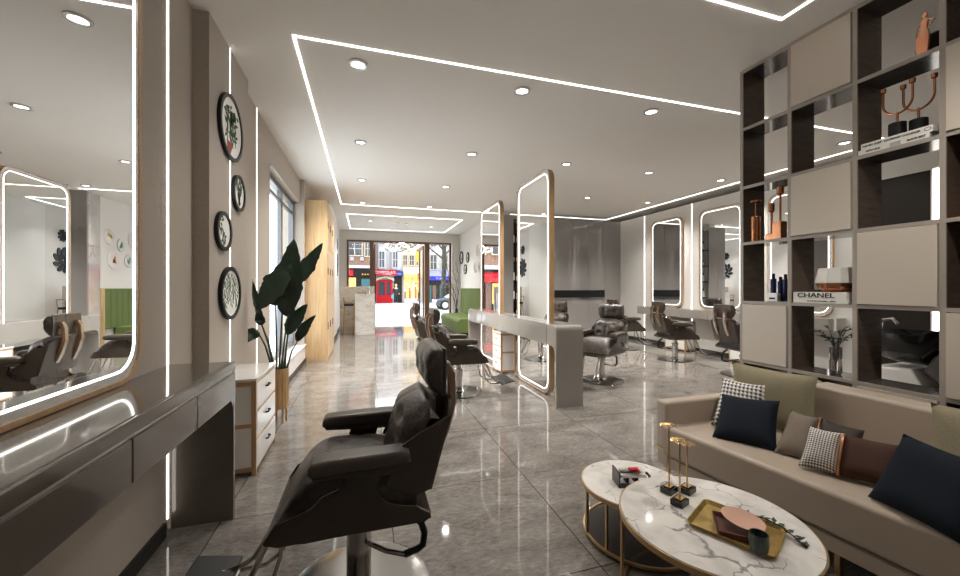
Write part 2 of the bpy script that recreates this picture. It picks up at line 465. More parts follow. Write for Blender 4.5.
struct(MB().box(7.13, 7.3, 3.08, 3.8, 0, 2.98), 'door_2', 'door dark')
# baseboards
struct(MB().box(-1.115, -1.086, -1.85, 2.6, 0, .085), 'baseboard_left', 'black base')
struct(MB().box(-1.12, -1.082, 5.38, 7.98, 0, .085), 'baseboard_window', 'black base')
struct(MB().box(-.81, -.785, 9.70, 12.1, 0, .09).box(-.86, -.84, 12.1, 14.2, 0, .09), 'baseboard_left_end', 'black base')
struct(MB().box(7.08, 7.12, 3.8, 9.42, 0, .09), 'baseboard_right', 'black base')
# window in the left wall
wn = thing('window_1', (-1.32, 6.66, .352), None, None); wn['kind'] = 'structure'
g = MB()
ring_prism(g, [(5.486, .352), (7.84, .352), (7.84, 3.04), (5.486, 3.04)], [(5.55, .42), (7.78, .42), (7.78, 2.97), (5.55, 2.97)], 'x', -1.36, -1.28)
g.box(-1.35, -1.29, 6.78, 6.85, .42, 2.97).box(-1.32, -1.29, 6.85, 6.91, .42, 2.97).box(-1.34, -1.30, 5.55, 7.78, 2.80, 2.85)
g.build('window_frame', 'aluminium', wn)
MB().box(-1.322, -1.316, 5.55, 7.78, .42, 2.97).build('window_glass', 'glass', wn)
# wall light strips
def strip(x0, x1, y0, y1, z0, z1, label):
    MB().box(x0, x1, y0, y1, z0, z1).build('wall_light_strip', 'wall led', None, label, 'light strip', 'vertical light strips set in the walls')
strip(-1.108, -1.094, 2.636, 2.650, .085, H, 'vertical light strip at the end of the pier behind the tall mirror over the floating vanity')
strip(-1.11, -1.096, 3.708, 3.722, 0, H, 'vertical light strip running behind the round framed botanical prints')
strip(-1.185, -1.171, 4.852, 4.866, 0, H, 'vertical light strip between the botanical prints and the window')
for y, l in ((5.374, 'vertical light strip between the two mirrors seen through the shelving'), (6.894, 'vertical light strip between the two wall mirrors left of the shelving'), (8.424, 'vertical light strip nearest the grey lacquer wall corner'), (3.86, 'vertical light strip beside the dark door behind the shelving')):
    strip(7.098, 7.115, y - .0045, y + .0045, .09, 3.344, l)
strip(7.098, 7.112, 2.99, 3.055, .05, 2.98, 'broad bright vertical light panel beside the dark door')

# ------------------------------------------------------------------ ceiling lights
def led_loop(x0, x1, y0, y1, label, w=.017):
    m = MB()
    o = [(x0, y0), (x1, y0), (x1, y1), (x0, y1)]; i = [(x0 + w, y0 + w), (x1 - w, y0 + w), (x1 - w, y1 - w), (x0 + w, y1 - w)]
    ring_prism(m, o, i, 'z', H - .006, H + .01)
    m.build('ceiling_light_strip', 'ceiling led', None, label, 'light strip', 'rectangular light strips in the ceiling')
led_loop(-.56, 6.9, 3.37, 9.82, 'large rectangular light strip in the ceiling over the styling chairs')
led_loop(-.49, 2.79, 11.05, 13.78, 'small rectangular light strip in the ceiling above the pendant ring')
led_loop(.3, 3.03, -1.2, 2.11, 'rectangular light strip in the ceiling above the sofa')
LAMPS = {}
def lamp_data(e):
    if e not in LAMPS:
        L = bpy.data.lights.new('lamp', 'SPOT'); L.energy = e; L.color = (1, .95, .88); L.spot_size = math.radians(125); L.spot_blend = .9; L.shadow_soft_size = .045
        LAMPS[e] = L
    return LAMPS[e]
names_x = {-.06: 'over the trolley side', 1.55: 'before the double vanity', 3.16: 'beyond the double vanity', 4.79: 'over the aisle by the wall vanity', 6.43: 'beside the wall vanity'}
names_y = {3.635: 'first row', 5.57: 'second row', 7.515: 'third row', 9.49: 'last row'}
ZONE = {3.635: 70, 5.57: 190, 7.515: 230, 9.49: 190, 12.0: 190, 12.6: 190, .95: 110, 1.6: 60}
down0 = None
SPOTS = [(x, y, 'round ceiling downlight of the large strip, %s, %s' % (names_y[y], names_x[x])) for y in names_y for x in names_x if not (y > 9 and x > 4)]
SPOTS += [(.15, 12.0, 'round ceiling downlight in the small light strip, above the marble counter'), (2.1, 12.6, 'round ceiling downlight in the small light strip, nearer the green bench'),
          (2.45, .95, 'round ceiling downlight above the sofa'), (5.3, 1.6, 'added ceiling downlight above the shampoo chair, out of view')]  # the shampoo chair lamp is an added, unseen light for the near zone
for x, y, lab in SPOTS:
    if down0 is None:
        d = thing('ceiling_downlight', (0, 0, 0), lab, 'downlight', 'round ceiling downlights')
        m = MB(); m.lathe([(.085, 0), (.085, -.012), (.06, -.016), (.055, 0)]); m.build('trim_ring', 'brushed steel', d)
        MB().cyl((0, 0), .056, -.006, .004, 24).build('lens', 'lamp lens', d)
        o = bpy.data.objects.new('lamp', lamp_data(60)); COL.objects.link(o); o.parent = d; o.location = (0, 0, -.03)
        down0 = d
    else: d = copy_tree(down0); d['label'] = lab
    d.location = (x, y, H)
    for ch in d.children:
        if ch.type == 'LIGHT': ch.data = lamp_data(ZONE[y])

# ------------------------------------------------------------------ mirrors
def mirror(axis_sign, x, y0, y1, z0, z1, depth, label, group, r=.17, two=False):
    """rounded rectangular mirror in a plane of constant x; glass faces axis_sign"""
    t = thing('mirror', (x, (y0 + y1) / 2, z0), label, 'mirror', group)
    m = MB(); w = .02 if axis_sign > 0 else .009
    ring_prism(m, rrect(y0, y1, z0, z1, r), rrect(y0 + w, y1 - w, z0 + w, z1 - w, r - w), 'x', x - depth / 2, x + depth / 2)
    m.build('frame', 'frame oak', t)
    MB().prism(rrect(y0 + w, y1 - w, z0 + w, z1 - w, r - w), 'x', x - depth / 2 + .006, x + depth / 2 - .006).build('glass', 'mirror', t)
    for s in ((-1, 1) if two else (axis_sign,)):
        m = MB(); a = x + s * (depth / 2 - .007); b = x + s * (depth / 2 - .0025)
        i1, i2 = .056, .0645
        ring_prism(m, rrect(y0 + i1, y1 - i1, z0 + i1, z1 - i1, r - i1 + .02), rrect(y0 + i2, y1 - i2, z0 + i2, z1 - i2, r - i2 + .02), 'x', min(a, b), max(a, b))
        m.build('light_line', 'led', t)
        m = MB(); b2 = x + s * (depth / 2 - .005)
        ring_prism(m, rrect(y0 + w, y1 - w, z0 + w, z1 - w, r - w), rrect(y0 + i1, y1 - i1, z0 + i1, z1 - i1, r - i1 + .02), 'x', min(a, b2), max(a, b2))
        m.build('frosted_rim', 'mirror rim', t)
    return t
mirror(1, -1.08, 1.2, 2.304, .982, 3.2, .036, 'tall light-edged mirror standing on the floating vanity top, beside the botanical prints', 'tall light-edged mirrors')
mirror(-1, 2.34, 4.497, 5.61, .012, 3.02, .07, 'floor-length light-edged mirror through the double vanity, nearer the sofa', 'tall light-edged mirrors', two=True)
mirror(-1, 2.34, 6.394, 7.61, .012, 3.02, .07, 'floor-length light-edged mirror through the double vanity, nearer the street door', 'tall light-edged mirrors', two=True)
for y, l in ((7.64, 'light-edged mirror on the far wall, next to the grey lacquer corner'), (6.16, 'light-edged mirror on the far wall, partly cut off by the shelving edge'), (4.66, 'light-edged mirror on the far wall, seen through the open shelves')):
    mirror(-1, 7.09, y - .51, y + .51, .965, 3.12, .036, l, 'tall light-edged mirrors')

# ------------------------------------------------------------------ vanities
def waterfall(y0, y1, zt, za, t=.035, r=.07, ri=.1, both=True):
    """closed (y,z) outline of a slab bridge: outer rounded corners, inner rounded corners"""
    p = [(y1, 0)] + arc(y1 - r, zt - r, r, 0, 90)
    if both: p += arc(y0 + r, zt - r, r, 90, 180) + [(y0, 0), (y0 + t, 0)] + arc(y0 + t + ri, za - ri, ri, 180, 90)
    else: p += [(y0, zt), (y0, za)]
    p += arc(y1 - t - ri, za - ri, ri, 90, 0) + [(y1 - t, 0)]
    return p
def drawer_front(parent, x0, x1, y0, y1, z0, z1, m='taupe shaded lacquer'):
    return MB().box(x0, x1, y0, y1, z0, z1, .004).build('drawer', m, parent)
# floating vanity along the left wall
v = thing('floating_vanity', (-.93, 1.0, 0), 'taupe shaded lacquer floating vanity with drawers under the tall mirror by the botanical prints', 'vanity')
MB().prism(waterfall(-1.6, 2.715, .978, .755, .03, .06, .1, False), 'x', -1.10, -.775, .004).build('body', 'taupe shaded lacquer', v)
MB().box(-.775, -.757, -1.6, 2.66, .926, .976, .004).build('top_edge', 'taupe shaded lacquer', v)
for a, b in ((-1.57, -.54), (-.53, .52), (.53, 1.055), (1.062, 1.580), (1.588, 2.106), (2.114, 2.66)): drawer_front(v, -.778, -.757, a, b, .757, .912)
MB().box(-.776, -.768, -1.6, 2.64, .912, .926).build('slot_reflection', 'brushed steel', v)  # pale metal strip stands in for the bright reflection in the drawer gap
# double-sided vanity in the middle
v = thing('double_vanity', (2.343, 6.05, 0), 'grey lacquer double-sided vanity island holding two floor-length mirrors', 'vanity')
Y0, Y1 = 4.045, 8.05
for s, (xa, xb) in ((-1, (2.171, 2.298)), (1, (2.382, 2.515))):
    MB().box(xa, xb, Y0 + .262, Y1 - .262, .72, .978, .003).build('worktop', 'pale lit lacquer', v)
for (a, b) in ((4.31, 5.22), (5.226, 6.14), (6.146, 7.06), (7.066, 7.785)):
    drawer_front(v, 2.158, 2.172, a, b, .722, .94, 'pale lit lacquer'); drawer_front(v, 2.514, 2.528, a, b, .722, .94, 'pale lit lacquer')
def end_leg(y0, d):
    p = [(0, 0)] + [(.07 - .07 * math.cos(math.radians(a)), .978 - .07 + .07 * math.sin(math.radians(a))) for a in range(0, 91, 15)] + [(.26, .978), (.26, .72)] + [(.135 - .1 * math.sin(math.radians(a)), .62 + .1 * math.cos(math.radians(a))) for a in range(0, 91, 15)] + [(.035, 0)]
    return [(y0 + d * q[0], q[1]) for q in p]
MB().prism(end_leg(Y0, 1), 'x', 2.160, 2.526, .012, 3).build('end_panel', 'pale lit lacquer', v)
MB().prism(end_leg(Y1, -1), 'x', 2.160, 2.526, .012, 3).build('end_panel', 'pale lit lacquer', v)
# wall vanity on the right wall
v = thing('wall_vanity', (6.93, 6.0, 0), 'long grey lacquer wall vanity with drawers beneath the far wall mirrors', 'vanity')
MB().box(6.78, 7.11, 4.0, 8.3, .765, .958, .006).build('worktop', 'pale lit lacquer', v)
for a, b in ((4.02, 4.73), (4.736, 5.45), (5.456, 6.16), (6.166, 6.88), (6.886, 7.59), (7.596, 8.29)): drawer_front(v, 6.765, 6.782, a, b, .77, .945, 'pale lit lacquer')

# drawer trolleys
def make_trolley(W, D, Hh):
    """drawers on the +x face; width along y; origin at the floor centre"""
    t = thing('drawer_trolley', (0, 0, 0), 'x', 'cabinet', 'white three-drawer salon cabinets')
    MB().box(-D / 2 + .008, D / 2 - .02, -W / 2 + .008, W / 2 - .008, .05, Hh - .02).build('body', 'white lacquer', t)
    MB().box(-D / 2 - .005, D / 2 + .005, -W / 2 - .005, W / 2 + .005, Hh - .02, Hh, .004).build('top', 'white lacquer', t)
    m = MB()
    for y in (-W / 2, W / 2 - .022):
        m.box(D / 2 - .03, D / 2, y, y + .022, .0, Hh - .02); m.box(-D / 2, -D / 2 + .03, y, y + .022, 0, Hh - .02)
        for z in (.03, .36 * Hh / .73, Hh - .055): m.box(-D / 2 + .03, D / 2 - .03, y, y + .022, z, z + .03)
    for k in range(4):
        z = .035 + k * (Hh - .075) / 3
        m.box(D / 2 - .02, D / 2 - .002, -W / 2 + .022, W / 2 - .022, z, z + .018)
    m.build('frame', 'frame oak', t)
    for k in range(3):
        z = .055 + k * (Hh - .075) / 3; h = (Hh - .075) / 3 - .024
        dr = MB().box(D / 2 - .018, D / 2 + .002, -W / 2 + .026, W / 2 - .026, z, z + h, .003).build('drawer', 'white lacquer', t)
        MB().tube([(D / 2 + .003, -.045, z + h * .6), (D / 2 + .02, -.035, z + h * .6), (D / 2 + .02, .035, z + h * .6), (D / 2 + .003, .045, z + h * .6)], .008, 6).build('handle', 'black', dr)
    return t
tr = make_trolley(.66, .30, .735)
tr.location = (-.945, 3.60, 0); tr['label'] = 'white three-drawer cabinet with oak edges at the end of the floating vanity, before the plant'
for (x, y, rz, sc, lab) in ((2.29, 6.155, PI, (.9, .64, .93), 'white three-drawer cabinet with oak edges under the double vanity between its mirrors'),
                        (6.95, 7.08, PI, (1, .9, .93), 'white three-drawer cabinet under the wall vanity, between its two far chairs'),
                        (6.95, 5.42, PI, (1, .9, .93), 'white three-drawer cabinet under the wall vanity, at the shelving edge')):
    c = copy_tree(tr); c.location = (x, y, 0); c.rotation_euler = (0, 0, rz); c.scale = sc; c['label'] = lab

# ------------------------------------------------------------------ styling chairs (local frame: sitter looks towards -x)
def make_chair():
    t = thing('styling_chair', (0, 0, 0), 'x', 'chair', 'black leather styling chairs')
    # seat tub
    side = [(-.347, .453), (-.306, .514), (-.179, .558), (-.138, .599), (-.054, .627), (.041, .636), (.076, .594), (.113, .537), (.158, .52), (.233, .503), (.297, .462), (.299, .44), (-.2, .425), (-.34, .44)]
    m = MB()
    for y in (-.272, .252): m.prism(side, 'y', y, y + .02, .006)
    m.prism([(-.34, .44), (-.30, .425), (.27, .425), (.298, .44), (.298, .465), (-.34, .465)], 'y', -.262, .262)
    m.build('seat_shell', 'shell', t)
    # seat cushion: rows of profiles across the width, with a waterfall front and soft seams
    rows = []
    for i in range(25):
        s = -1 + 2 * i / 24; y = .25 * s; e = (1 - abs(s) ** 6) ** .5 if abs(s) < 1 else 0
        top = []
        for k in range(21):
            q = k / 20
            x = .24 - .59 * q
            z = .655 + .03 * math.sin(q * PI) - .045 * (1 - q) * .3
            if q > .62: z -= .245 * ((q - .62) / .38) ** 2.1
            d = .016 * sum(math.exp(-(((q - cq) / .06) ** 2 + ((s - cs) / .16) ** 2)) for cq in (.22, .55) for cs in (-.42, .42))
            d += .006 * math.exp(-((q - .40) / .03) ** 2)
            z -= d
            top.append((x, y, .47 + (z - .47) * (.55 + .45 * e)))
        rows.append(top + [(-.335, y, .46), (.24, y, .46)])
    MB().grid(rows, close_v=True, caps=True).build('seat_cushion', 'leather', t, ang=60)
    # back shell: two wings and the curved back
    wing = [(.105, .605), (.153, .704), (.178, .764), (.25, .811), (.372, .867), (.345, .74), (.319, .639), (.288, .56), (.237, .544), (.187, .566)]
    m = MB()
    for y in (-.268, .252): m.prism(wing, 'y', y, y + .016, .005)
    def back(s, q, o):
        b = .035 * (1 - s * s)
        zt = .867 + .06 * (1 - s ** 4)
        return (.288 + .085 * q + b + o, .262 * s, .56 + (zt - .56) * q)
    F = [[back(-1 + i / 10, k / 6, 0) for k in range(7)] for i in range(21)]
    Bk = [[back(-1 + i / 10, k / 6, .014) for k in range(7)][::-1] for i in range(21)]
    m.grid([a + b for a, b in zip(F, Bk)], close_v=True, caps=True)
    m.build('back_shell', 'shell', t, ang=50)
    rows = []
    for i in range(29):
        s = -1 + 2 * i / 28; y = .248 * s; e = 1 - abs(s) ** 5
        f = []
        for k in range(19):
            q = k / 18
            x = .105 + .085 * q ** 1.5 + .05 * max(0, q - .85) / .15
            z = .575 + (.93 - .075 * abs(s) ** 4 - .575) * q
            if q > .9: x += .03 * (q - .9) / .1
            d = .034 * sum(math.exp(-(((q - cq) / .085) ** 2 + ((s - cs) / .17) ** 2)) for cq in (.42, .78) for cs in (-.45, .45))
            d += .012 * math.exp(-((q - .6) / .035) ** 2) + .01 * math.exp(-(s / .06) ** 2)
            x += d + .045 * (1 - e) + .025 * abs(s) ** 2
            f.append((x, y, z))
        zt = f[-1][2]
        rows.append(f + [(.30, y, zt + .006), (.352 - .035 * s * s, y, zt - .03), (.29, y, .575)])
    MB().grid(rows, close_v=True, caps=True).build('back_cushion', 'leather', t, ang=60)
    # arm pads on their shells
    pad = [(-.186, .708), (-.184, .732), (-.170, .750), (-.106, .759), (.17, .761), (.203, .750), (.208, .712), (.17, .703), (-.17, .698)]
    und = [(-.18, .71), (-.165, .688), (.06, .672), (.165, .672), (.206, .69), (.206, .712), (-.18, .712)]
    for a, b in ((-.325, -.215), (.215, .325)):
        p = MB().prism(pad, 'y', a, b, .018, 3).build('armrest', 'smooth leather', t)
        MB().prism(und, 'y', a + .008, b - .008, .006).build('arm_shell', 'shell', p)
        MB().prism([(-.10, .59), (-.06, .632), (-.04, .69), (.10, .69), (.075, .60)], 'y', (-.274 if a < 0 else .252), (-.252 if a < 0 else .274), .004).build('arm_bracket', 'shell', p)
    # headrest
    rows = []
    for i in range(25):
        s = -1 + 2 * i / 24; e = (1 - abs(s) ** 8)
        y = .198 * s; r = []
        pr = [(.366, 1.152), (.345, 1.160), (.315, 1.150), (.292, 1.125), (.280, 1.09), (.277, 1.05), (.283, 1.015), (.298, .98), (.322, .95), (.345, .937), (.366, .938)]
        for x, z in pr:
            q = (z - 1.048) / .11
            d = .026 * sum(math.exp(-((q / .35) ** 2 + ((s - cs) / .17) ** 2)) for cs in (-.45, .45)) if x < .31 else 0
            d += .008 * math.exp(-(q / .12) ** 2) if x < .3 else 0
            r.append((x + d + .02 * (1 - e) * (x < .33), y, 1.048 + (z - 1.048) * (.86 + .14 * e)))
        rows.append(r)
    MB().grid(rows, close_v=True, caps=True).build('headrest', 'leather', t, ang=60)
    hs = [(.364, 1.155), (.380, 1.150), (.384, 1.05), (.378, .945), (.362, .935)]
    MB().prism(hs, 'y', -.2, .2, .006).build('headrest_shell', 'shell', t)
    for y in (-.135, .095):
        b = MB().prism([(.383, 1.075), (.404, 1.075), (.432, 1.02), (.436, .89), (.402, .76), (.362, .665), (.340, .672), (.374, .765), (.406, .892), (.402, 1.005), (.390, 1.04), (.383, 1.04)], 'y', y, y + .04, .004).build('headrest_bracket', 'walnut', t)
        MB().prism([(.384, 1.078), (.408, 1.078), (.436, 1.022), (.440, .888), (.406, .757), (.364, .66), (.358, .665), (.400, .76), (.434, .89), (.430, 1.018), (.404, 1.070), (.384, 1.07)], 'y', y - .002, y + .042).build('chrome_edge', 'chrome', b)
    # pump column, base, handle, footrest
    m = MB().cyl((0, 0), .056, .02, .335, 32, bev=.004); m.cyl((0, 0), .064, .30, .325, 32, bev=.004); m.cyl((0, 0), .085, .012, .045, 32, r2=.06)
    m.build('pump_column', 'chrome', t)
    MB().cyl((0, 0), .042, .33, .43, 24).cyl((0, 0), .075, .405, .43, 24).build('piston', 'brushed steel', t)
    MB().lathe([(0.001, .024), (.06, .024), (.25, .016), (.32, .012), (.336, .007), (.336, 0), (.001, 0)], n=56).build('base_plate', 'dark steel', t)
    h = MB().tube([(.04, -.05, .245), (.12, -.10, .225), (.205, -.12, .205)], .011, 8).build('pump_handle', 'chrome', t)
    MB().tube([(.20, -.12, .206), (.26, -.12, .220), (.285, -.12, .235), (.292, -.12, .29), (.275, -.12, .34), (.24, -.12, .375), (.2, -.11, .40)], .016, 8).build('grip', 'black', h)
    m = MB()
    for y in (-.13, .13):
        m.tube([(-.18, y, .43), (-.30, y, .425), (-.36, y, .37), (-.42, y, .24), (-.47, y, .16), (-.53, y, .125), (-.60, y * .9, .12), (-.68, y * .8, .135)], .0125, 8)
        m.tube([(-.30, y, .42), (-.31, y, .30), (-.35, y, .17), (-.42, y, .115), (-.53, y, .11)], .0095, 8)
    m.tube([(-.53, -.13, .12), (-.53, .13, .12)], .011, 8)
    fr = m.build('footrest', 'chrome', t)
    MB().prism([(-.74, .146), (-.73, .158), (-.545, .122), (-.545, .108)], 'y', -.225, .225, .004).build('foot_plate', 'black', fr)
    return t
chair = make_chair()
chair.location = (-.027, 1.89, 0)
chair['label'] = 'black leather styling chair nearest the sofa, facing the floating vanity'
for x, y, rz, lab in ((1.23, 5.08, PI, 'black leather styling chair facing the double vanity at the mirror nearer the sofa'),
                      (1.23, 7.0, PI, 'black leather styling chair facing the double vanity at the mirror nearer the street door'),
                      (3.50, 5.10, .52, 'black leather styling chair showing its tufted front, behind the end of the double vanity'),
                      (3.50, 7.0, .1, 'black leather styling chair whose headrest shows over the double vanity worktop'),
                      (5.93, 6.16, PI - .25, 'black leather styling chair at the mirror cut off by the shelving edge, full back showing'),
                      (5.90, 7.62, PI - .1, 'black leather styling chair at the mirror next to the grey lacquer corner'),
                      (5.93, 4.72, PI - .2, 'black leather styling chair half hidden behind the end of the shelving')):
    c = copy_tree(chair); c.location = (x, y, 0); c.rotation_euler = (0, 0, rz); c['label'] = lab

# ------------------------------------------------------------------ open shelving
XF, XB = 3.3875, 3.66
PY = [2.733, 2.3105, 1.868, 1.430, .98, .53, .08]          # front edges of the uprights, far to near
PT = .028
ZB = [3.459, 2.893, 2.347, 1.824, 1.279, .729, .16]          # undersides of the boards
s = thing('open_shelving', (3.52, 1.4, 0), 'tall taupe open shelving with beige door panels standing behind the sofa', 'shelf')
for y in PY:
    u = MB().box(XF + .012, XB, y - PT, y, 0, H - .004).build('upright', 'dark wood', s)
    MB().box(XF, XF + .012, y - PT, y, 0, H - .004).build('front_edge', 'shelf frame', u)
for k, z in enumerate(ZB):
    z1 = z + .026 if k else H - .001
    if k == 0: z = H - .03
    for a, b in zip(PY, PY[1:]):
        u = MB().box(XF + .012, XB, b, a - PT, z, z1).build('shelf_board', 'dark gloss board', s)
        MB().box(XF, XF + .012, b, a - PT, z, z1).build('front_edge', 'shelf frame', u)
def shelf_door(col, row):
    a, b = PY[col] - PT, PY[col + 1]
    z1 = ZB[row] if row else H - .03
    z0 = ZB[row + 1] + .026
    return MB().box(XF - .012, XB - .01, b + .004, a - .004, z0 + .004, z1 - .004, .003).build('door_panel', 'shelf door', s)
for c, r in ((1, 0), (1, 2), (2, 3), (0, 4), (3, 1), (4, 2), (3, 4), (2, 5), (4, 0), (5, 4)): shelf_door(c, r)
for c, r in ((3, 2), (4, 1), (5, 2)):
    MB().box(XB - .02, XB - .01, PY[c + 1], PY[c] - PT, ZB[r + 1] + .026, ZB[r]).build('back_panel', 'red wood', s)
for c, r in ((3, 3), (3, 0), (0, 5), (1, 5), (3, 5), (4, 3)):
    MB().box(XB - .02, XB - .01, PY[c + 1], PY[c] - PT, ZB[r + 1] + .026, ZB[r] if r else H - .03).build('back_panel', 'dark wood', s)
def on(row): return ZB[row + 1] + .0272
# copper candlesticks in the third row
z = on(2)
t = thing('candlestick', (3.43, 2.615, z), 'thick copper cylinder candlestick with a flat disc top, on the shelving by its edge', 'candlestick', 'copper candlesticks on the shelving')
MB().cyl((3.43, 2.615), .038, z, z + .228, 28, bev=.004).build('base', 'copper', t)
MB().cyl((3.43, 2.615), .0045, z + .228, z + .36, 10).build('rod', 'copper', t)
MB().cyl((3.43, 2.615), .045, z + .36, z + .372, 24).build('disc', 'copper', t)
t = thing('candlestick', (3.47, 2.50, z), 'slender copper candlestick with a cup top, middle of the copper three', 'candlestick', 'copper candlesticks on the shelving')
MB().box(3.44, 3.50, 2.472, 2.53, z, z + .055, .003).build('base', 'copper', t)
MB().cyl((3.47, 2.50), .009, z + .055, z + .25, 12).build('rod', 'copper', t)
MB().lathe([(.009, 0), (.021, .012), (.022, .08), (.018, .084)], (3.47, 2.50, z + .245), 20).build('cup', 'copper', t)
t = thing('candlestick', (3.44, 2.405, z), 'tall copper candlestick on a square block base beside the upright', 'candlestick', 'copper candlesticks on the shelving')
MB().box(3.40, 3.475, 2.372, 2.447, z, z + .148, .004).build('base', 'copper', t)
MB().cyl((3.44, 2.405), .0085, z + .148, z + .385, 12).build('rod', 'copper', t)
MB().lathe([(.009, 0), (.026, .012), (.027, .07), (.022, .074)], (3.44, 2.405, z + .378), 20).build('cup', 'copper', t)
# books and candelabra in the second row
z = on(1)
def book(name_label, x0, x1, y0, y1, z0, h, group, tilt=0):
    t = thing('book', ((x0 + x1) / 2, (y0 + y1) / 2, z0), name_label, 'book', group)
    MB().box(x0, x1, y0, y1, z0, z0 + h, .002).build('cover', 'book white', t)
    MB().box(x0 + .012, x1 + .001, y0 - .001, y1 + .001, z0 + .004, z0 + h - .004).build('pages', 'paper', t)
    return t
b1 = book('lower white hardback lying under the candelabra, shifted to the shelf edge', 3.395, 3.60, 1.475, 1.838, z, .033, 'books under the candelabra')
for yy, w_ in ((1.755, 'WITH LINE'), (1.535, 'BLACK BEST')): text_mesh('spine_text', w_, .016, axes((3.3935, yy, z + .0165), (0, -1, 0), (0, 0, 1)), 'ink', b1)
MB().box(3.3938, 3.396, 1.61, 1.665, z + .003, z + .030).build('spine_block', 'brushed steel', b1)
b2 = book('upper white hardback lying under the candelabra, dark lettering on the spine', 3.395, 3.60, 1.46, 1.822, z + .033, .042, 'books under the candelabra')
text_mesh('spine_text', 'THE BIG SLEEP \u00b7 RAYMOND CHANDLER', .0168, axes((3.3935, 1.665, z + .054), (0, -1, 0), (0, 0, 1)), 'ink', b2)
MB().tube([(3.3945, 1.483 + .015 * math.cos(a), z + .054 + .010 * math.sin(a)) for a in [2 * PI * i / 16 for i in range(16)]], .0016, 5, closed=True).build('spine_emblem', 'ink', b2)
zb = z + .075
for y, lab, sgn in ((1.650, 'copper two-armed candelabrum on a black drum, left of the pair on the books', 1), (1.572, 'copper two-armed candelabrum on a black drum, right of the pair on the books', 1)):
    x = 3.445 if y > 1.6 else 3.50
    t = thing('candelabrum', (x, y, zb), lab, 'candelabra', 'copper candelabra on the books')
    MB().cyl((x, y), .044, zb, zb + .09, 32, bev=.004).build('drum', 'black', t)
    m = MB().cyl((x, y), .007, zb + .085, zb + .165, 12)
    ya = .074
    pts = [(x, y + ya, zb + .33)] + [(x, y + ya * math.cos(a), zb + .235 - .08 * math.sin(a)) for a in [PI * i / 14 for i in range(15)]] + [(x, y - ya, zb + .33)]
    m.tube(pts, .007, 8)
    m.build('arms', 'copper', t)
    for yy in (y + ya, y - ya): MB().lathe([(.007, 0), (.015, .004), (.016, .03), (.012, .032)], (x, yy, zb + .322), 16).build('candle_cup', 'copper', t)
# copper figure and black disc in the first row
z = on(0)
fp = [(150, 515), (245, 515), (262, 420), (270, 320), (264, 270), (246, 235), (252, 190), (264, 155), (240, 145), (235, 125), (252, 105), (246, 84), (224, 77), (205, 95), (203, 118), (218, 133), (212, 148), (186, 166), (190, 200), (199, 240), (175, 285), (140, 320), (142, 430)]
def FG(p): return (1.534 - (p[0] - 200) * .00048, z + (515 - p[1]) * .00064)
m = MB(); m.prism([FG(p) for p in fp], 'x', 3.448, 3.464, .003)
for L_ in ([(188, 168), (160, 205), (146, 250), (140, 310)], [(258, 158), (322, 178), (268, 236)]):
    m.tube([(3.456,) + FG(p) for p in L_], .0045, 8)
m.build('figurine', 'bright copper', None, 'copper figurine of a standing woman with a hand on her hip, top shelf', 'figurine')
t = MB().lathe([(.001, -.022), (.068, -.019), (.085, 0), (.068, .019), (.001, .022)], n=36, M=Matrix.Translation((3.54, 1.52, z + .086)) @ Matrix.Rotation(PI / 2, 4, 'Y'))
t.build('disc_ornament', 'gloss black', None, 'glossy black disc ornament beside the copper figurine, partly behind the upright', 'ornament')
# books and vase in the fourth row
z = on(3)
b3 = book('lower white hardback under the faceted vase, small lettering on the spine', 3.395, 3.62, 1.90, 2.272, z, .034, 'books under the faceted vase')
text_mesh('spine_text', 'the collections and creations    editions', .012, axes((3.3935, 2.07, z + .017), (0, -1, 0), (0, 0, 1)), 'ink', b3)
b4 = book('thick white hardback with large black capitals on the spine, under the faceted vase', 3.395, 3.62, 1.905, 2.272, z + .034, .052, 'books under the faceted vase')
text_mesh('spine_text', 'CHANEL', .052, axes((3.3935, 2.11, z + .060), (0, -1, 0), (0, 0, 1)) @ Matrix.Diagonal((1.28, 1, 1, 1)), 'ink', b4, .002)
zv = z + .086
t = thing('faceted_vase', (3.51, 2.025, zv), 'faceted white and copper vase on the stacked books', 'vase')
MB().lathe([(.001, 0), (.075, 0), (.118, .03), (.138, .072)], (3.51, 2.025, zv), 10).build('base', 'copper', t, ang=10)
MB().lathe([(.139, .071), (.14, .085), (.12, .185), (.112, .187), (.112, .15), (.001, .15)], (3.51, 2.025, zv), 10).build('bowl', 'ceramic white', t, ang=10)
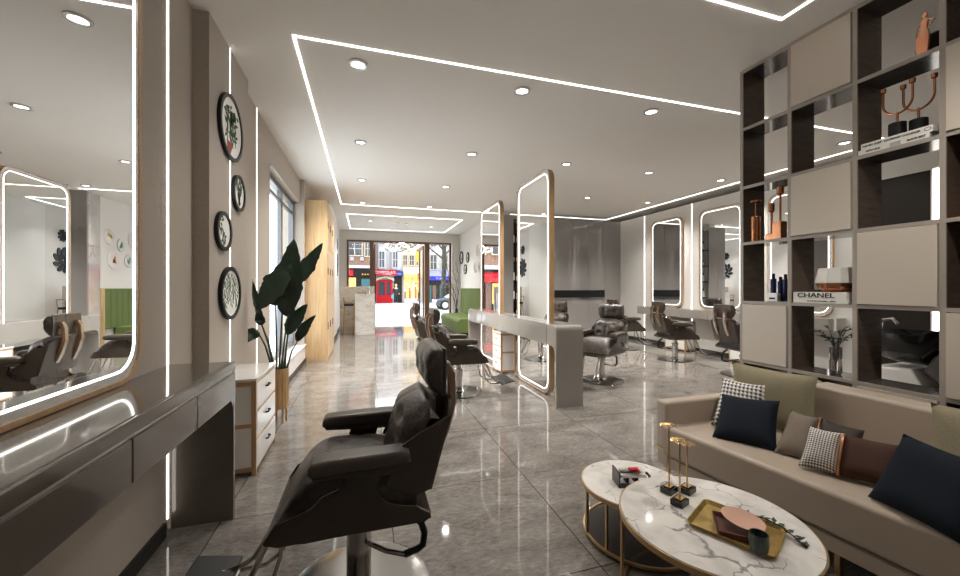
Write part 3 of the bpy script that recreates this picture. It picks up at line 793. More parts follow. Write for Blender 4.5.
# glass vase and branches in the fifth row
z = on(4)
m = MB(); n = 36
prof = [(.026, 0), (.036, .01), (.036, .10), (.031, .115), (.036, .13), (.036, .205), (.033, .212)]
rows = []
for r, zz in prof: rows.append([(3.50 + (r + .003 * (i % 2)) * math.cos(2 * PI * i / n), 2.035 + (r + .003 * (i % 2)) * math.sin(2 * PI * i / n), z + zz) for i in range(n)])
m.grid(rows, close_v=True); m.cyl((3.50, 2.035), .03, z, z + .012, 24)
m.build('glass_vase', 'smoked glass', None, 'ribbed smoked glass vase on the lowest open shelf', 'vase')
t = thing('leafy_branches', (3.50, 2.035, z + .02), 'dark green leafy branches standing in the ribbed glass vase', 'branches')
m = MB(); lf = MB()
for k in range(11):
    a = (-1) ** k * (.15 + .85 * k / 10); dx = R.uniform(-.05, .05); hgt = R.uniform(.06, .2)
    pts = [Vector((3.50, 2.035, z + .03)), Vector((3.50 + dx * .2, 2.035 + .02 * a, z + .23)), Vector((3.50 + dx * .6, 2.035 + .08 * a, z + .23 + hgt * .6)), Vector((3.50 + dx, 2.035 + .155 * a, z + .23 + hgt * .75))]
    m.tube(pts, .0025, 5)
    for q in range(14):
        f = .25 + .75 * q / 13
        i = min(2, int(f * 3)); p = pts[i].lerp(pts[i + 1], f * 3 - i)
        if p.z < z + .22: continue
        d = Vector((R.uniform(-1, 1), R.uniform(-1, 1), R.uniform(-.3, .8))).normalized(); sd = d.cross(Vector((R.uniform(-1, 1), .3, 1))).normalized()
        L = R.uniform(.02, .034)
        lf.grid([[p, p], [p + d * L * .5 + sd * L * .28, p + d * L * .5 - sd * L * .28], [p + d * L, p + d * L * 1.001]])
m.build('twigs', 'bark', t); lf.build('leaves', 'dark leaf', t)

# ------------------------------------------------------------------ sofa
s = thing('sofa', (2.6, 1.4, 0), 'long low beige leather sofa with gold trim in front of the shelving', 'sofa')
MB().prism([(2.10, 2.25), (2.31, .3), (3.05, .3), (3.05, 2.25)], 'z', .12, .20, .01).build('base', 'sofa leather', s)
MB().prism([(2.072, 2.262), (2.315, .2), (2.98, .2), (2.98, 2.262)], 'z', .212, .43, .028, 4).build('seat', 'sofa leather', s)
MB().box(2.945, 3.13, 1.885, 2.262, .2, .765, .025, 3).build('backrest', 'sofa leather', s)
MB().box(2.945, 3.13, .2, 1.88, .2, .765, .025, 3).build('backrest', 'sofa leather', s)
a = MB().box(2.10, 3.13, 2.262, 2.365, .242, .59, .02, 3).build('armrest', 'sofa leather', s)
MB().box(2.105, 3.12, 2.262, 2.36, .12, .226, .01).build('arm_base', 'sofa leather', a)
MB().box(2.098, 3.125, 2.258, 2.367, .226, .243, .002).build('gold_trim', 'brass', s)
MB().prism([(2.098, 2.25), (2.31, .3), (3.0, .3), (3.0, 2.25)], 'z', .2, .212).build('shadow_gap', 'taupe suede', s)
for x, y in ((2.16, 2.31), (3.02, 2.30), (2.36, .45), (3.0, .4), (2.26, 1.3)):
    MB().box(x - .014, x + .014, y - .012, y + .012, 0, .125, .002).build('leg', 'brass', s)
def cushion(label, mt, bl, br, tr_, tl, t, group='cushions on the sofa', name='cushion'):
    return MB().pillow(bl, br, tr_, tl, t).build(name, mt, None, label, 'cushion', group, ang=80)
sz = .432
cushion('large olive cushion leaning on the sofa back, behind the black and white one', 'olive fabric', (2.70, 2.235, sz), (2.80, 1.73, sz), (2.885, 1.775, .835), (2.765, 2.30, .85), .058)
cushion('black and white houndstooth cushion between the olive and the navy cushions', 'houndstooth', (2.41, 2.17, sz), (2.56, 1.86, sz), (2.63, 1.94, .755), (2.60, 2.235, .748), .05)
cushion('navy blue square cushion leaning on the houndstooth one, near the sofa arm', 'navy fabric', (2.215, 1.985, sz), (2.385, 1.685, sz), (2.60, 1.82, .685), (2.435, 2.10, .672), .055)
t = cushion('taupe suede cushion with a dark brown end, behind the striped lumbar cushion', 'taupe suede', (2.36, 1.69, sz), (2.43, 1.53, sz), (2.615, 1.60, .645), (2.59, 1.745, .65), .045)
MB().pillow((2.432, 1.525, sz), (2.50, 1.36, sz), (2.68, 1.42, .627), (2.617, 1.594, .645), .04).build('dark_end', 'dark brown velvet', t, 'dark brown velvet end', ang=80)
MB().tube([(2.428, 1.527, sz + .01), (2.50, 1.553, .545), (2.617, 1.597, .648)], .005, 6).build('ribbon', 'gold ribbon', t)
# lumbar cushion: houndstooth end, gold ribbon, brown velvet
A, Bp, Ct, Dt = Vector((2.29, 1.505, sz + .014)), Vector((2.46, 1.155, sz + .014)), Vector((2.585, 1.215, .632)), Vector((2.43, 1.54, .637))
def lerp4(u, w): return A * (1 - u) * (1 - w) + Bp * u * (1 - w) + Ct * u * w + Dt * (1 - u) * w
lc = MB().pillow(lerp4(.36, 0), lerp4(1, 0), lerp4(1, 1), lerp4(.36, 1), .05).build('cushion', 'brown velvet', None, 'lumbar cushion, half fine houndstooth and half brown velvet with a gold ribbon', 'cushion', 'cushions on the sofa', ang=80)
MB().pillow(lerp4(0, 0), lerp4(.40, 0), lerp4(.40, 1), lerp4(0, 1), .05).build('houndstooth_end', 'fine houndstooth', lc, 'fine black and white houndstooth end', ang=80)
nr = (Bp - A).cross(Dt - A).normalized()
MB().grid([[lerp4(u, w) + nr * sg * (.004 + .05 * (1 - (2 * w - 1) ** 4) ** .6) for w in [k / 12 for k in range(13)]] for u, sg in ((.392, 1), (.420, 1), (.420, -1), (.392, -1))], close_u=True).build('ribbon', 'gold ribbon', lc, 'gold ribbon')
cushion('navy blue cushion leaning on the brown lumbar cushion, nearer the camera end of the sofa', 'navy fabric', (2.293, 1.205, sz), (2.19, .84, sz), (2.36, .79, .72), (2.435, 1.145, .738), .058)
cushion('pale olive cushion against the sofa back behind the second navy cushion', 'olive fabric', (2.78, 1.215, sz), (2.80, .72, sz), (2.90, .74, .82), (2.86, 1.24, .822), .055)

# ------------------------------------------------------------------ coffee tables
def hoop(m, cx, cy, r, z, w, h, n=64):
    o = [(cx + r * math.cos(2 * PI * i / n), cy + r * math.sin(2 * PI * i / n)) for i in range(n)]
    i_ = [(cx + (r - w) * math.cos(2 * PI * i / n), cy + (r - w) * math.sin(2 * PI * i / n)) for i in range(n)]
    return ring_prism(m, o, i_, 'z', z, z + h)
t = thing('coffee_table', (1.478, 1.327, 0), 'larger and taller round marble coffee table on a brass hoop frame by the sofa', 'table', 'nesting marble coffee tables')
cx, cy, r = 1.478, 1.327, .388
MB().cyl((cx, cy), r - .0065, .374, .40, 72, bev=.004).build('tabletop', 'table marble', t)
hoop(MB(), cx, cy, r, .372, .008, .024).build('rim', 'brass', t)
hoop(MB(), cx, cy, r - .01, 0, .016, .014).build('floor_hoop', 'brass', t)
for a in (.62, 2.62, 3.95, 5.2):
    MB().box(cx + (r - .012) * math.cos(a) - .006, cx + (r - .012) * math.cos(a) + .006, cy + (r - .012) * math.sin(a) - .006, cy + (r - .012) * math.sin(a) + .006, .01, .376).build('leg', 'brass', t)
t = thing('coffee_table', (1.488, 1.867, 0), 'smaller and lower round marble coffee table tucked behind the larger one', 'table', 'nesting marble coffee tables')
cx, cy, r = 1.488, 1.862, .288
MB().cyl((cx, cy), r - .005, .275, .30, 64, bev=.004).build('tabletop', 'table marble', t)
hoop(MB(), cx, cy, r, .274, .008, .022).build('rim', 'brass', t)
hoop(MB(), cx + .03, cy - .02, r + .025, .017, .012, .014).build('floor_hoop', 'brass', t)
MB().cyl((cx + .03, cy - .02), r + .012, .018, .025, 64).build('base_plate', 'smoked glass', t)
for a in (2.95, 3.55, .3, 5.5):
    MB().box(cx + .95 * r * math.cos(a) - .007, cx + .95 * r * math.cos(a) + .007, cy + .95 * r * math.sin(a) - .007, cy + .95 * r * math.sin(a) + .007, 0, .276).build('leg', 'brass', t)
# three brass stands
for (x, y, zt, lab) in ((1.462, 1.558, .735, 'tallest brass flower-top stand on the large marble table, left of the three'),
                        (1.427, 1.454, .700, 'middle brass flower-top stand on the large marble table, nearest the tray'),
                        (1.55, 1.532, .640, 'shortest brass flower-top stand on the large marble table, nearest the sofa')):
    t = thing('brass_stand', (x, y, .40), lab, 'candle stand', 'brass flower-top stands')
    Rz = Matrix.Translation((x, y, 0)) @ Matrix.Rotation(.35, 4, 'Z')
    MB().box(-.036, .036, -.028, .028, .4005, .428, .002, M=Rz).build('block', 'gloss black', t)
    MB().box(-.021, .021, -.016, .016, .428, .434, .001, M=Rz).build('plate', 'gold', t)
    MB().tube([(x, y, .43), (x, y, zt)], .0042, 8).build('rod', 'gold', t)
    m = MB()
    for k in range(9):
        a = 2 * PI * k / 9; c, s_ = math.cos(a), math.sin(a)
        m.grid([[(x + .006 * c, y + .006 * s_, zt)] * 2, [(x + .030 * c - .013 * s_, y + .030 * s_ + .013 * c, zt + .003), (x + .030 * c + .013 * s_, y + .030 * s_ - .013 * c, zt + .006)], [(x + .044 * c - .004 * s_, y + .044 * s_ + .004 * c, zt + .001), (x + .044 * c + .004 * s_, y + .044 * s_ - .004 * c, zt + .004)]])
    m.ball((x, y, zt), .008, n=8)
    m.build('flower', 'gold', t)
# tray and its things
tc = [Vector((1.300, 1.326, 0)), Vector((1.583, 1.413, 0)), Vector((1.678, 1.164, 0)), Vector((1.476, 1.041, 0))]
c0 = sum(tc, Vector()) / 4
ux = (tc[2] - tc[1] + tc[3] - tc[0]).normalized(); uy = Vector((-ux.y, ux.x, 0))
TM = axes((c0.x, c0.y, .4005), ux, uy)
hw, hh = .158, .132
m = MB()
rows = [rrect(-hw + .012, hw - .012, -hh + .012, hh - .012, .02, 5), rrect(-hw, hw, -hh, hh, .026, 5), rrect(-hw + .004, hw - .004, -hh + .004, hh - .004, .024, 5), rrect(-hw + .016, hw - .016, -hh + .016, hh - .016, .018, 5)]
zz = [0, .02, .02, .005]
m.grid([[(p[0], p[1], z) for p in rw_] for rw_, z in zip(rows, zz)], close_v=True, caps=True, M=TM)
m.build('serving_tray', 'tray gold', None, 'rectangular brushed gold tray on the large marble coffee table', 'tray')
DM = axes((1.478, 1.226, .4068), (.765, -.644, 0), (.71, .704, 0))
m = MB(); rows = [rrect(-.060, .060, -.072, .072, .008, 4), rrect(-.066, .066, -.078, .078, .01, 4), rrect(-.062, .062, -.074, .074, .009, 4), rrect(-.052, .052, -.064, .064, .006, 4)]
m.grid([[(p[0], p[1], z) for p in rw_] for rw_, z in zip(rows, (0, .028, .028, .012))], close_v=True, caps=True, M=DM)
m.build('square_dish', 'dark red ceramic', None, 'dark red-brown square dish lying on the gold tray', 'dish')
m = MB(); m.lathe([(.001, .0), (.05, .0), (.076, .008), (.082, .013), (.078, .013), (.05, .005), (.001, .005)], n=40, sx=1.0, sy=.70, M=axes((1.520, 1.214, .4455), (.28, -.96, -.06), (.96, .28, .16)))
m.build('oval_plate', 'pink ceramic', None, 'oval pinkish copper plate propped on the dark square dish', 'plate')
m = MB(); m.lathe([(.020, 0), (.030, .010), (.034, .042), (.032, .074), (.029, .074), (.031, .042), (.027, .012), (.001, .008)], n=28, M=Matrix.Translation((1.452, 1.094, .4068)))
m.build('cup', 'green stone', None, 'dark green stone cup standing at the corner of the gold tray', 'cup')
m = MB(); lf = MB()
tw = thing('twig', (1.66, 1.16, .4015), 'dark leafy twig lying over the edge of the gold tray', 'twig')
tw_pts = [Vector(p) for p in ((1.605, 1.265, .432), (1.64, 1.215, .437), (1.662, 1.16, .43), (1.665, 1.10, .415), (1.66, 1.06, .405))]
m.tube(tw_pts, .0028, 6)
for k in range(30):
    f = k / 29 * 3.99; i = int(f); p = tw_pts[i].lerp(tw_pts[i + 1], f - i)
    d = Vector((R.uniform(-1, 1), R.uniform(-1, 1), R.uniform(0, .5))).normalized(); sd = d.cross(Vector((0, 0, 1))).normalized(); L = R.uniform(.018, .034)
    lf.grid([[p, p], [p + d * L * .5 + sd * L * .3, p + d * L * .5 - sd * L * .3], [p + d * L, p + d * L * 1.001]])
m.build('stalk', 'black', tw); lf.build('leaves', 'dark leaf', tw)
# little organiser on the small table
x, y, z = 1.46, 1.85, .3005
OM = Matrix.Translation((x, y, z)) @ Matrix.Rotation(-.25, 4, 'Z')
t = thing('desk_organiser', (x, y, z), 'small black and white desk organiser on the lower marble table', 'organiser')
MB().box(-.085, -.077, -.05, .05, 0, .085, M=OM).box(-.085, .085, -.05, -.042, 0, .022, M=OM).box(-.085, .085, .042, .05, 0, .022, M=OM).build('frame', 'gloss black', t)
MB().box(-.077, .085, -.042, .042, 0, .012, M=OM).build('tray', 'white lacquer', t)
MB().box(-.06, .085, -.03, .03, .045, .06, .002, M=OM).build('lid', 'brushed steel', t)
MB().box(-.03, -.015, -.02, .02, .012, .045, M=OM).box(.02, .04, -.02, .02, .012, .045, M=OM).build('compartment', 'black', t)
MB().box(-.05, .03, .0, .045, .06, .066, .001, M=OM).build('card', 'clear glass', t)
m = MB().box(.0, .055, -.005, .03, .0675, .080, .003, M=OM).box(.04, .055, -.02, .03, .0675, .076, .003, M=OM)
m.build('nail_file', 'sign red', None, 'small red clip lying on the desk organiser', 'clip')
m = MB().tube([OM @ Vector((.105, -.01, .012)), OM @ Vector((.115, .0, .04)), OM @ Vector((.10, .015, .055))], .008, 8)
m.build('clip', 'black', None, 'small black hair clip on the lower marble table beside the organiser', 'clip')

# ------------------------------------------------------------------ clear panes
def pane_mat():
    m, nt, p = _new('pane')
    out = nt.nodes['Material Output']
    tr_ = nt.nodes.new('ShaderNodeBsdfTransparent'); tr_.inputs[0].default_value = (.94, .96, .96, 1)
    gl = nt.nodes.new('ShaderNodeBsdfGlossy'); gl.inputs['Roughness'].default_value = .01
    mx = nt.nodes.new('ShaderNodeMixShader'); mx.inputs[0].default_value = .07
    nt.links.new(tr_.outputs[0], mx.inputs[1]); nt.links.new(gl.outputs[0], mx.inputs[2]); nt.links.new(mx.outputs[0], out.inputs[0])
    MATS['pane'] = m
pane_mat()
for o in bpy.data.objects:
    if o.name.startswith('window_glass'): o.data.materials[0] = MATS['pane']

# ------------------------------------------------------------------ round framed prints on the wall beside the tall mirror
def print_frame(y, z, ry, rz, label, style):
    x = -1.10
    t = thing('botanical_print', (x, y, z - rz), label, 'picture', 'round framed botanical prints')
    n = 56
    def el(k): return [(y + k * ry * math.cos(2 * PI * i / n), z + k * rz * math.sin(2 * PI * i / n)) for i in range(n)]
    w = 1 - .03 / rz
    ring_prism(MB(), el(1), el(w), 'x', x + .001, x + .028).build('frame', 'black', t)
    MB().prism(el(w), 'x', x + .002, x + .018).build('backing', 'paper', t)
    m = MB(); rd = random.Random(int(y * 100)); xx = x + .0195
    def leaf(py, pz, a, L, W):
        if ((py - y) / ry) ** 2 + ((pz - z) / rz) ** 2 > .66: return
        c, s_ = math.cos(a), math.sin(a)
        m.prism([(py, pz), (py + L * .5 * c - W * s_, pz + L * .5 * s_ + W * c), (py + L * c, pz + L * s_), (py + L * .5 * c + W * s_, pz + L * .5 * s_ - W * c)], 'x', xx - .002, xx)
    if style == 'pot':
        for st in range(4):
            yy = y + (-.10 + .065 * st)
            m.box(xx - .002, xx, yy - .004, yy + .004, z - .5 * rz, z + .55 * rz)
            for k in range(16): leaf(yy + rd.uniform(-.02, .02), z - .4 * rz + k * rz * .065, rd.uniform(0, 6.3), rd.uniform(.05, .09), .016)
    elif style == 'hang':
        for st in range(11):
            yy = y - .8 * ry + st * ry * .16; ln = rd.uniform(.9, 1.4) * rz
            for k in range(14): leaf(yy + rd.uniform(-.008, .008), z + .75 * rz - k * ln / 14, -PI / 2 + rd.uniform(-1, 1), .035, .008)
    elif style == 'branch':
        for k in range(34): leaf(y - .25 * ry + rd.uniform(-.03, .03) + .3 * ry * math.sin(k * .2), z - .75 * rz + k * rz * .044, rd.uniform(0, 6.3), rd.uniform(.03, .055), .012)
    else:
        for st in range(5):
            for k in range(13):
                f = k / 12; yy = y + (st - 2) * ry * .32 * f; leaf(yy, z - .7 * rz + 1.25 * rz * f, PI / 2 + (st - 2) * .3 + rd.uniform(-.7, .7), .05, .011)
    m.build('leaves', 'print green', t)
    if style == 'pot': MB().prism([(y - .10, z - .8 * rz), (y - .02, z - .8 * rz), (y, z - .48 * rz), (y - .12, z - .48 * rz)], 'x', xx - .002, xx + .0005).build('flowerpot', 'print red', t)
print_frame(3.70, 2.777, .285, .272, 'largest round framed print, topmost on the wall, green bamboo in a red pot', 'pot')
print_frame(3.90, 2.272, .165, .16, 'small round framed print of a green fern, right below the topmost print', 'fern')
print_frame(3.52, 1.880, .17, .157, 'small round framed print of a dark leafy branch, above the lowest print', 'branch')
print_frame(3.68, 1.382, .245, .222, 'lowest round framed print on the wall, of hanging green strands', 'hang')

# ------------------------------------------------------------------ potted plant
pc = Vector((-.87, 4.50, 0))
t = thing('potted_plant', tuple(pc), 'tall dark green banana plant in a slatted wooden pot on legs by the window', 'plant')
m = MB(); n = 18
for k in range(n):
    a0, a1 = 2 * PI * (k + .04) / n, 2 * PI * (k + .96) / n
    q = [(pc.x + r * math.cos(a), pc.y + r * math.sin(a)) for r, a in ((.09, a0), (.09, a1), (.075, a1), (.075, a0))]
    m.prism(q, 'z', .15, .57)
m.cyl((pc.x, pc.y), .078, .15, .52, 24)
m.build('pot', 'wood pot', t)
for a in (.6, 2.2, 3.8, 5.3):
    MB().tube([(pc.x + .07 * math.cos(a), pc.y + .07 * math.sin(a), .24), (pc.x + .07 * math.cos(a), pc.y + .07 * math.sin(a), 0)], .011, 8).build('leg', 'wood pot', t)
MB().cyl((pc.x, pc.y), .076, .51, .545, 24).build('soil', 'soil', t)
def leafblade(base, mid, tip, w, nrm, wav=.01):
    """banana leaf: pointed oval blade along a curved midrib, folded a little, ragged edge"""
    base, mid, tip = map(Vector, (base, mid, tip)); nrm = Vector(nrm).normalized(); rows = []; n = 20; rd = random.Random(int(base.z * 1000 + tip.x * 777))
    for i in range(n + 1):
        q = i / n; p = base * (1 - q) ** 2 + mid * 2 * q * (1 - q) + tip * q * q
        d = ((mid - base) * (1 - q) + (tip - mid) * q).normalized(); sd = d.cross(nrm).normalized()
        ww = w * (math.sin(PI * min(1, q ** .8)) ** .75 * (1 - .25 * q) + .01)
        r = []
        for s_ in (-1, -.6, -.05, .05, .6, 1):
            e = 1 + (rd.uniform(-.16, .05) if abs(s_) == 1 else 0)
            r.append(p + sd * ww * s_ * e + nrm * (.30 * ww * abs(s_) + wav * math.sin(9 * q + s_)))
        rows.append(r)
    return MB().grid(rows)
# (stem foot offset, blade base, blade middle, blade tip, half width, facing)
LV = [((.01, .0), (-.70, 4.80, 1.16), (-.735, 4.84, 1.62), (-.655, 4.86, 1.99), .125, (.35, -.9, .1)),
      ((.03, .03), (-.66, 4.95, 1.46), (-.52, 5.0, 1.68), (-.33, 5.02, 1.965), .085, (.2, -.75, .6)),
      ((-.03, .02), (-.87, 4.85, 1.22), (-.90, 4.88, 1.42), (-.85, 4.90, 1.70), .095, (.3, -.9, .1)),
      ((.0, -.03), (-.71, 4.62, 1.62), (-.80, 4.56, 1.42), (-1.0, 4.55, 1.18), .12, (-.1, -.9, .3)),
      ((.02, -.02), (-.69, 4.66, 1.10), (-.67, 4.60, 1.40), (-.65, 4.62, 1.70), .11, (-.3, -.9, .2)),
      ((-.04, .0), (-1.0, 4.75, 1.02), (-1.07, 4.74, 1.25), (-1.10, 4.73, 1.52), .035, (.6, -.7, .1)),
      ((.05, .0), (-.70, 4.70, .90), (-.62, 4.72, 1.10), (-.475, 4.74, 1.235), .075, (.1, -.8, .6)),
      ((.06, .02), (-.62, 4.85, .80), (-.55, 4.87, .98), (-.40, 4.90, 1.10), .055, (.1, -.8, .5)),
      ((-.05, -.03), (-1.02, 4.62, .98), (-1.06, 4.58, .94), (-1.08, 4.52, .86), .06, (.2, -.8, .5)),
      ((-.04, -.04), (-.98, 4.68, 1.02), (-1.0, 4.66, 1.10), (-1.03, 4.64, 1.17), .045, (.3, -.8, .2))]
for (ox, oy), b, mi, ti, w, nn in LV:
    b, mi, ti = (Vector((-1.115 + (q[0] + 1.1) * .84, q[1] - .28, 1.425 + (q[2] - 1.425) * .95)) for q in (b, mi, ti)); w *= 1.22
    foot = Vector((pc.x + ox, pc.y + oy, .53))
    st = MB().tube([foot, foot.lerp(b, .5) + Vector((0, 0, .06)), b], .011, 7, r2=.007).build('stem', 'stem', t)
    leafblade(b, mi, ti, w, nn).build('leaf', 'leaf', st)

# ------------------------------------------------------------------ oak lockers
t = thing('locker_cabinet', (-.93, 8.82, 0), 'tall oak locker cabinet standing by the window, doors facing the aisle', 'cabinet')
MB().box(-1.098, -.718, 7.985, 9.67, 0, 3.13, .004).build('body', 'oak', t)
for y in (7.995, 8.555, 9.113):
    for z0, z1 in ((.06, 1.30), (1.31, 2.2), (2.21, 3.11)):
        d = MB().box(-.718, -.70, y, y + .55, z0, z1, .003).build('door', 'oak', t)
        MB().box(-.70, -.688, y + .04, y + .055, (z0 + z1) / 2 - .07, (z0 + z1) / 2 + .07, .003).build('handle', 'black', d)

# ------------------------------------------------------------------ reception
t = thing('reception_counter', (0, 12.6, 0), 'veined marble reception counter with a high back panel near the street door', 'counter')
MB().box(-.74, .285, 12.55, 12.72, 0, 1.475, .006).build('back_panel', 'tan marble', t)
MB().box(-.29, .29, 12.10, 12.42, 0, 1.255, .006).build('front_block', 'desk marble', t)
t = thing('bar_stool', (-.47, 12.33, 0), 'gold-framed bar stool with a black seat before the marble reception counter', 'stool')
MB().box(-.62, -.32, 12.18, 12.48, .88, .945, .025, 3).build('seat', 'black', t)
for x, y in ((-.61, 12.19), (-.33, 12.19), (-.61, 12.47), (-.33, 12.47)):
    MB().tube([(x + (-.03 if x < -.5 else 0), y, 0), (x, y, .89)], .012, 8).build('leg', 'gold', t)
m = MB().tube([(-.61, 12.2, .9), (-.645, 12.2, 1.13), (-.645, 12.46, 1.13), (-.61, 12.46, .9)], .012, 8); m.build('backrest', 'gold', t)
MB().tube([(-.63, 12.19, .3), (-.33, 12.19, .3), (-.33, 12.47, .3), (-.63, 12.47, .3)], .009, 8, closed=True).build('footrest', 'gold', t)
MB().tube([(-.22, 12.2, 1.269), (-.02, 12.2, 1.275), (.02, 12.16, 1.275), (.02, 12.085, 1.272), (.02, 12.080, 1.21)], .012, 8).build('counter_hook', 'black', None, 'thin black hooked bar lying on the white marble front block of the counter', 'hook')
t = thing('glass_vase', (.17, 12.3, 1.256), 'small clear glass vase on the marble counter front block', 'vase')
MB().lathe([(.03, 0), (.045, .02), (.05, .09), (.03, .15), (.04, .19)], (.17, 12.3, 1.256), 20).build('body', 'clear glass', t)

# pendant of interlaced wavy light rings
t = thing('pendant_light', (1.13, 12.1, 2.55), 'pendant of interlaced wavy light rings hanging near the street door', 'pendant lamp')
for k in range(3):
    pts = []
    for i in range(72):
        a = 2 * PI * i / 72
        r = .47 + .07 * math.cos(5 * a + k * 2.1)
        pts.append((1.13 + r * math.cos(a), 12.1 + r * math.sin(a) * .9, 2.69 + .085 * math.sin(4 * a + k * 2.1)))
    MB().tube(pts, .016, 8, closed=True).build('light_ring', 'led' if k == 1 else 'chrome', t)
for x, y in ((.98, 12.1), (1.24, 12.15)):
    MB().cyl((x, y), .05, H - .03, H - .001, 20).build('ceiling_rose', 'gold', t)
    MB().tube([(x, y, H - .02), (x - .1 if x < 1.1 else x + .1, y, 2.72)], .003, 5).build('wire', 'brushed steel', t)

# ------------------------------------------------------------------ street door
t = thing('door_1', (1.3, 14.3, 0), None, None); t['kind'] = 'structure'
m = MB()
m.box(-.615, -.545, 14.18, 14.34, 0, 3.13).box(-.545, 3.08, 14.18, 14.34, 3.06, 3.13).box(3.08, 3.15, 14.18, 14.34, 0, 3.13)
m.box(.165, .30, 14.18, 14.34, 0, 3.06).box(2.14, 2.31, 14.18, 14.34, 0, 3.06)
m.box(-.545, .165, 14.22, 14.3, 0, .10).box(2.31, 3.08, 14.22, 14.3, 0, .10)
m.build('door_frame', 'door wood', t)
MB().box(-.545, .165, 14.255, 14.265, .1, 3.06).box(2.31, 3.08, 14.255, 14.265, .1, 3.06).build('side_light', 'pane', t)
for xa, xb, lab in ((.315, .36, 'open'), (2.08, 2.13, 'open')):
    m = MB(); y0, y1 = 14.34, 15.45
    ring_prism(m, [(y0, .03), (y1, .03), (y1, 3.02), (y0, 3.02)], [(y0 + .1, .2), (y1 - .1, .2), (y1 - .1, 2.9), (y0 + .1, 2.9)], 'x', xa, xb)
    d = m.build('door_leaf', 'door wood', t)
    MB().box((xa + xb) / 2 - .004, (xa + xb) / 2 + .004, y0 + .1, y1 - .1, .2, 2.9).build('leaf_glass', 'pane', d)
    xs = xb + .04 if xa < 1 else xa - .04
    MB().tube([(xb if xa < 1 else xa, y1 - .06, .9), (xs, y1 - .06, .9), (xs, y1 - .06, 2.0), (xb if xa < 1 else xa, y1 - .06, 2.0)], .018, 8).build('pull_handle', 'black', d)
struct(MB().box(-.61, 3.15, 14.16, 14.5, -.05, .006), 'trim_3', 'grey marble')

# ------------------------------------------------------------------ black rosettes on the end wall
for (y, z, r, lab) in ((12.74, 2.80, .19, 'upper black openwork rosette on the wall by the marble reception counter'), (12.76, 2.16, .40, 'lower and larger black openwork rosette on the wall by the marble reception counter')):
    m = MB(); x = -.848
    for k in range(9):
        a = 2 * PI * k / 9 + .2
        for q, L in ((.62, .36), (.26, .24)):
            cy_, cz_ = y + r * q * math.cos(a + q), z + r * q * math.sin(a + q)
            n = 12
            m.prism([(cy_ + r * L * .8 * math.cos(2 * PI * i / n) * math.cos(a) - r * L * .42 * math.sin(2 * PI * i / n) * math.sin(a), cz_ + r * L * .8 * math.cos(2 * PI * i / n) * math.sin(a) + r * L * .42 * math.sin(2 * PI * i / n) * math.cos(a)) for i in range(n)], 'x', x, x + .02)
    m.build('wall_rosette', 'black', None, lab, 'wall ornament', 'black wall rosettes')

# ------------------------------------------------------------------ lounge corner: green bench and plates
t = thing('bench', (3.0, 12.3, 0), 'moss green upholstered bench with channelled back along the white lounge wall', 'bench')
prof = [(2.66, .08)] + arc(2.62 + .12, .52 - .12, .12, 180, 90, 6) + [(3.44, .52), (3.44, .08)]
MB().prism(prof, 'y', 10.93, 13.6, .03, 3).build('seat', 'green fabric', t)
MB().box(2.72, 3.42, 10.98, 13.55, 0, .08).build('plinth', 'black', t)
m = MB(); k = 0; y = 10.52
while y < 13.58:
    m.box(3.40, 3.474, y, y + .212, .50, 1.415, .02, 3); y += .218
m.build('backrest', 'green fabric', t)
MB().box(3.40, 3.474, 10.495, 10.518, 0, 1.42).build('end_trim', 'oak', t)
def plate(y, z, r, lab, style):
    x = 3.475; n = 40
    pl = thing('wall_plate', (x, y, z - r), lab, 'plate', 'round plates on the lounge wall')
    def el(k): return [(y + k * r * math.cos(2 * PI * i / n), z + k * r * math.sin(2 * PI * i / n)) for i in range(n)]
    if style == 'ring':
        ring_prism(MB(), el(1), el(.74), 'x', x - .035, x - .002).build('frame', 'black', pl)
        MB().prism(el(.76), 'x', x - .018, x - .002).build('backing', 'paper', pl)
        m = MB()
        for i in range(5): m.prism([(y - .3 * r + .15 * r * i, z - .4 * r), (y - .22 * r + .15 * r * i, z - .4 * r), (y - .25 * r + .15 * r * i, z + .35 * r)], 'x', x - .021, x - .018)
        m.build('motif', 'print green', pl)
    else:
        MB().prism(el(1), 'x', x - .022, x - .002, .006).build('disc', 'white lacquer', pl)
        rd = random.Random(int(y * 77)); m = MB(); xx = x - .0245
        for i in range(7):
            py, pz = y + rd.uniform(-.4, .4) * r, z + rd.uniform(-.35, .35) * r; q = r * rd.uniform(.1, .22)
            m.prism([(py + q * (1 + .3 * math.cos(3 * a)) * math.cos(a), pz + q * (1 + .3 * math.cos(3 * a)) * math.sin(a)) for a in [2 * PI * j / 14 for j in range(14)]], 'x', xx, xx + .003)
        m.build('motif', style, pl)
plate(10.80, 2.59, .17, 'round white plate with a yellow motif, top row, nearest the marble pier', 'plate yellow')
plate(11.24, 2.45, .15, 'small round white plate with a teal motif between the two yellow-motif plates', 'plate teal')
plate(11.71, 2.63, .19, 'round white plate with a yellow motif, top row, nearer the street door', 'plate yellow')
plate(10.95, 2.08, .21, 'round white plate with an orange-brown motif, lower row, nearest the marble pier', 'plate picture')
plate(11.54, 2.09, .16, 'round white plate with a teal motif in the middle of the lower row', 'plate teal')
plate(12.02, 2.10, .18, 'round white plate with an orange-brown motif, lower row, nearer the street door', 'plate picture')
plate(13.85, 2.56, .24, 'largest black-ringed round plate on the lounge wall, nearest the street door', 'ring')
plate(12.95, 2.50, .18, 'black-ringed round plate on the lounge wall, upper of the smaller two', 'ring')
plate(13.28, 2.10, .18, 'black-ringed round plate on the lounge wall, lower of the smaller two', 'ring')
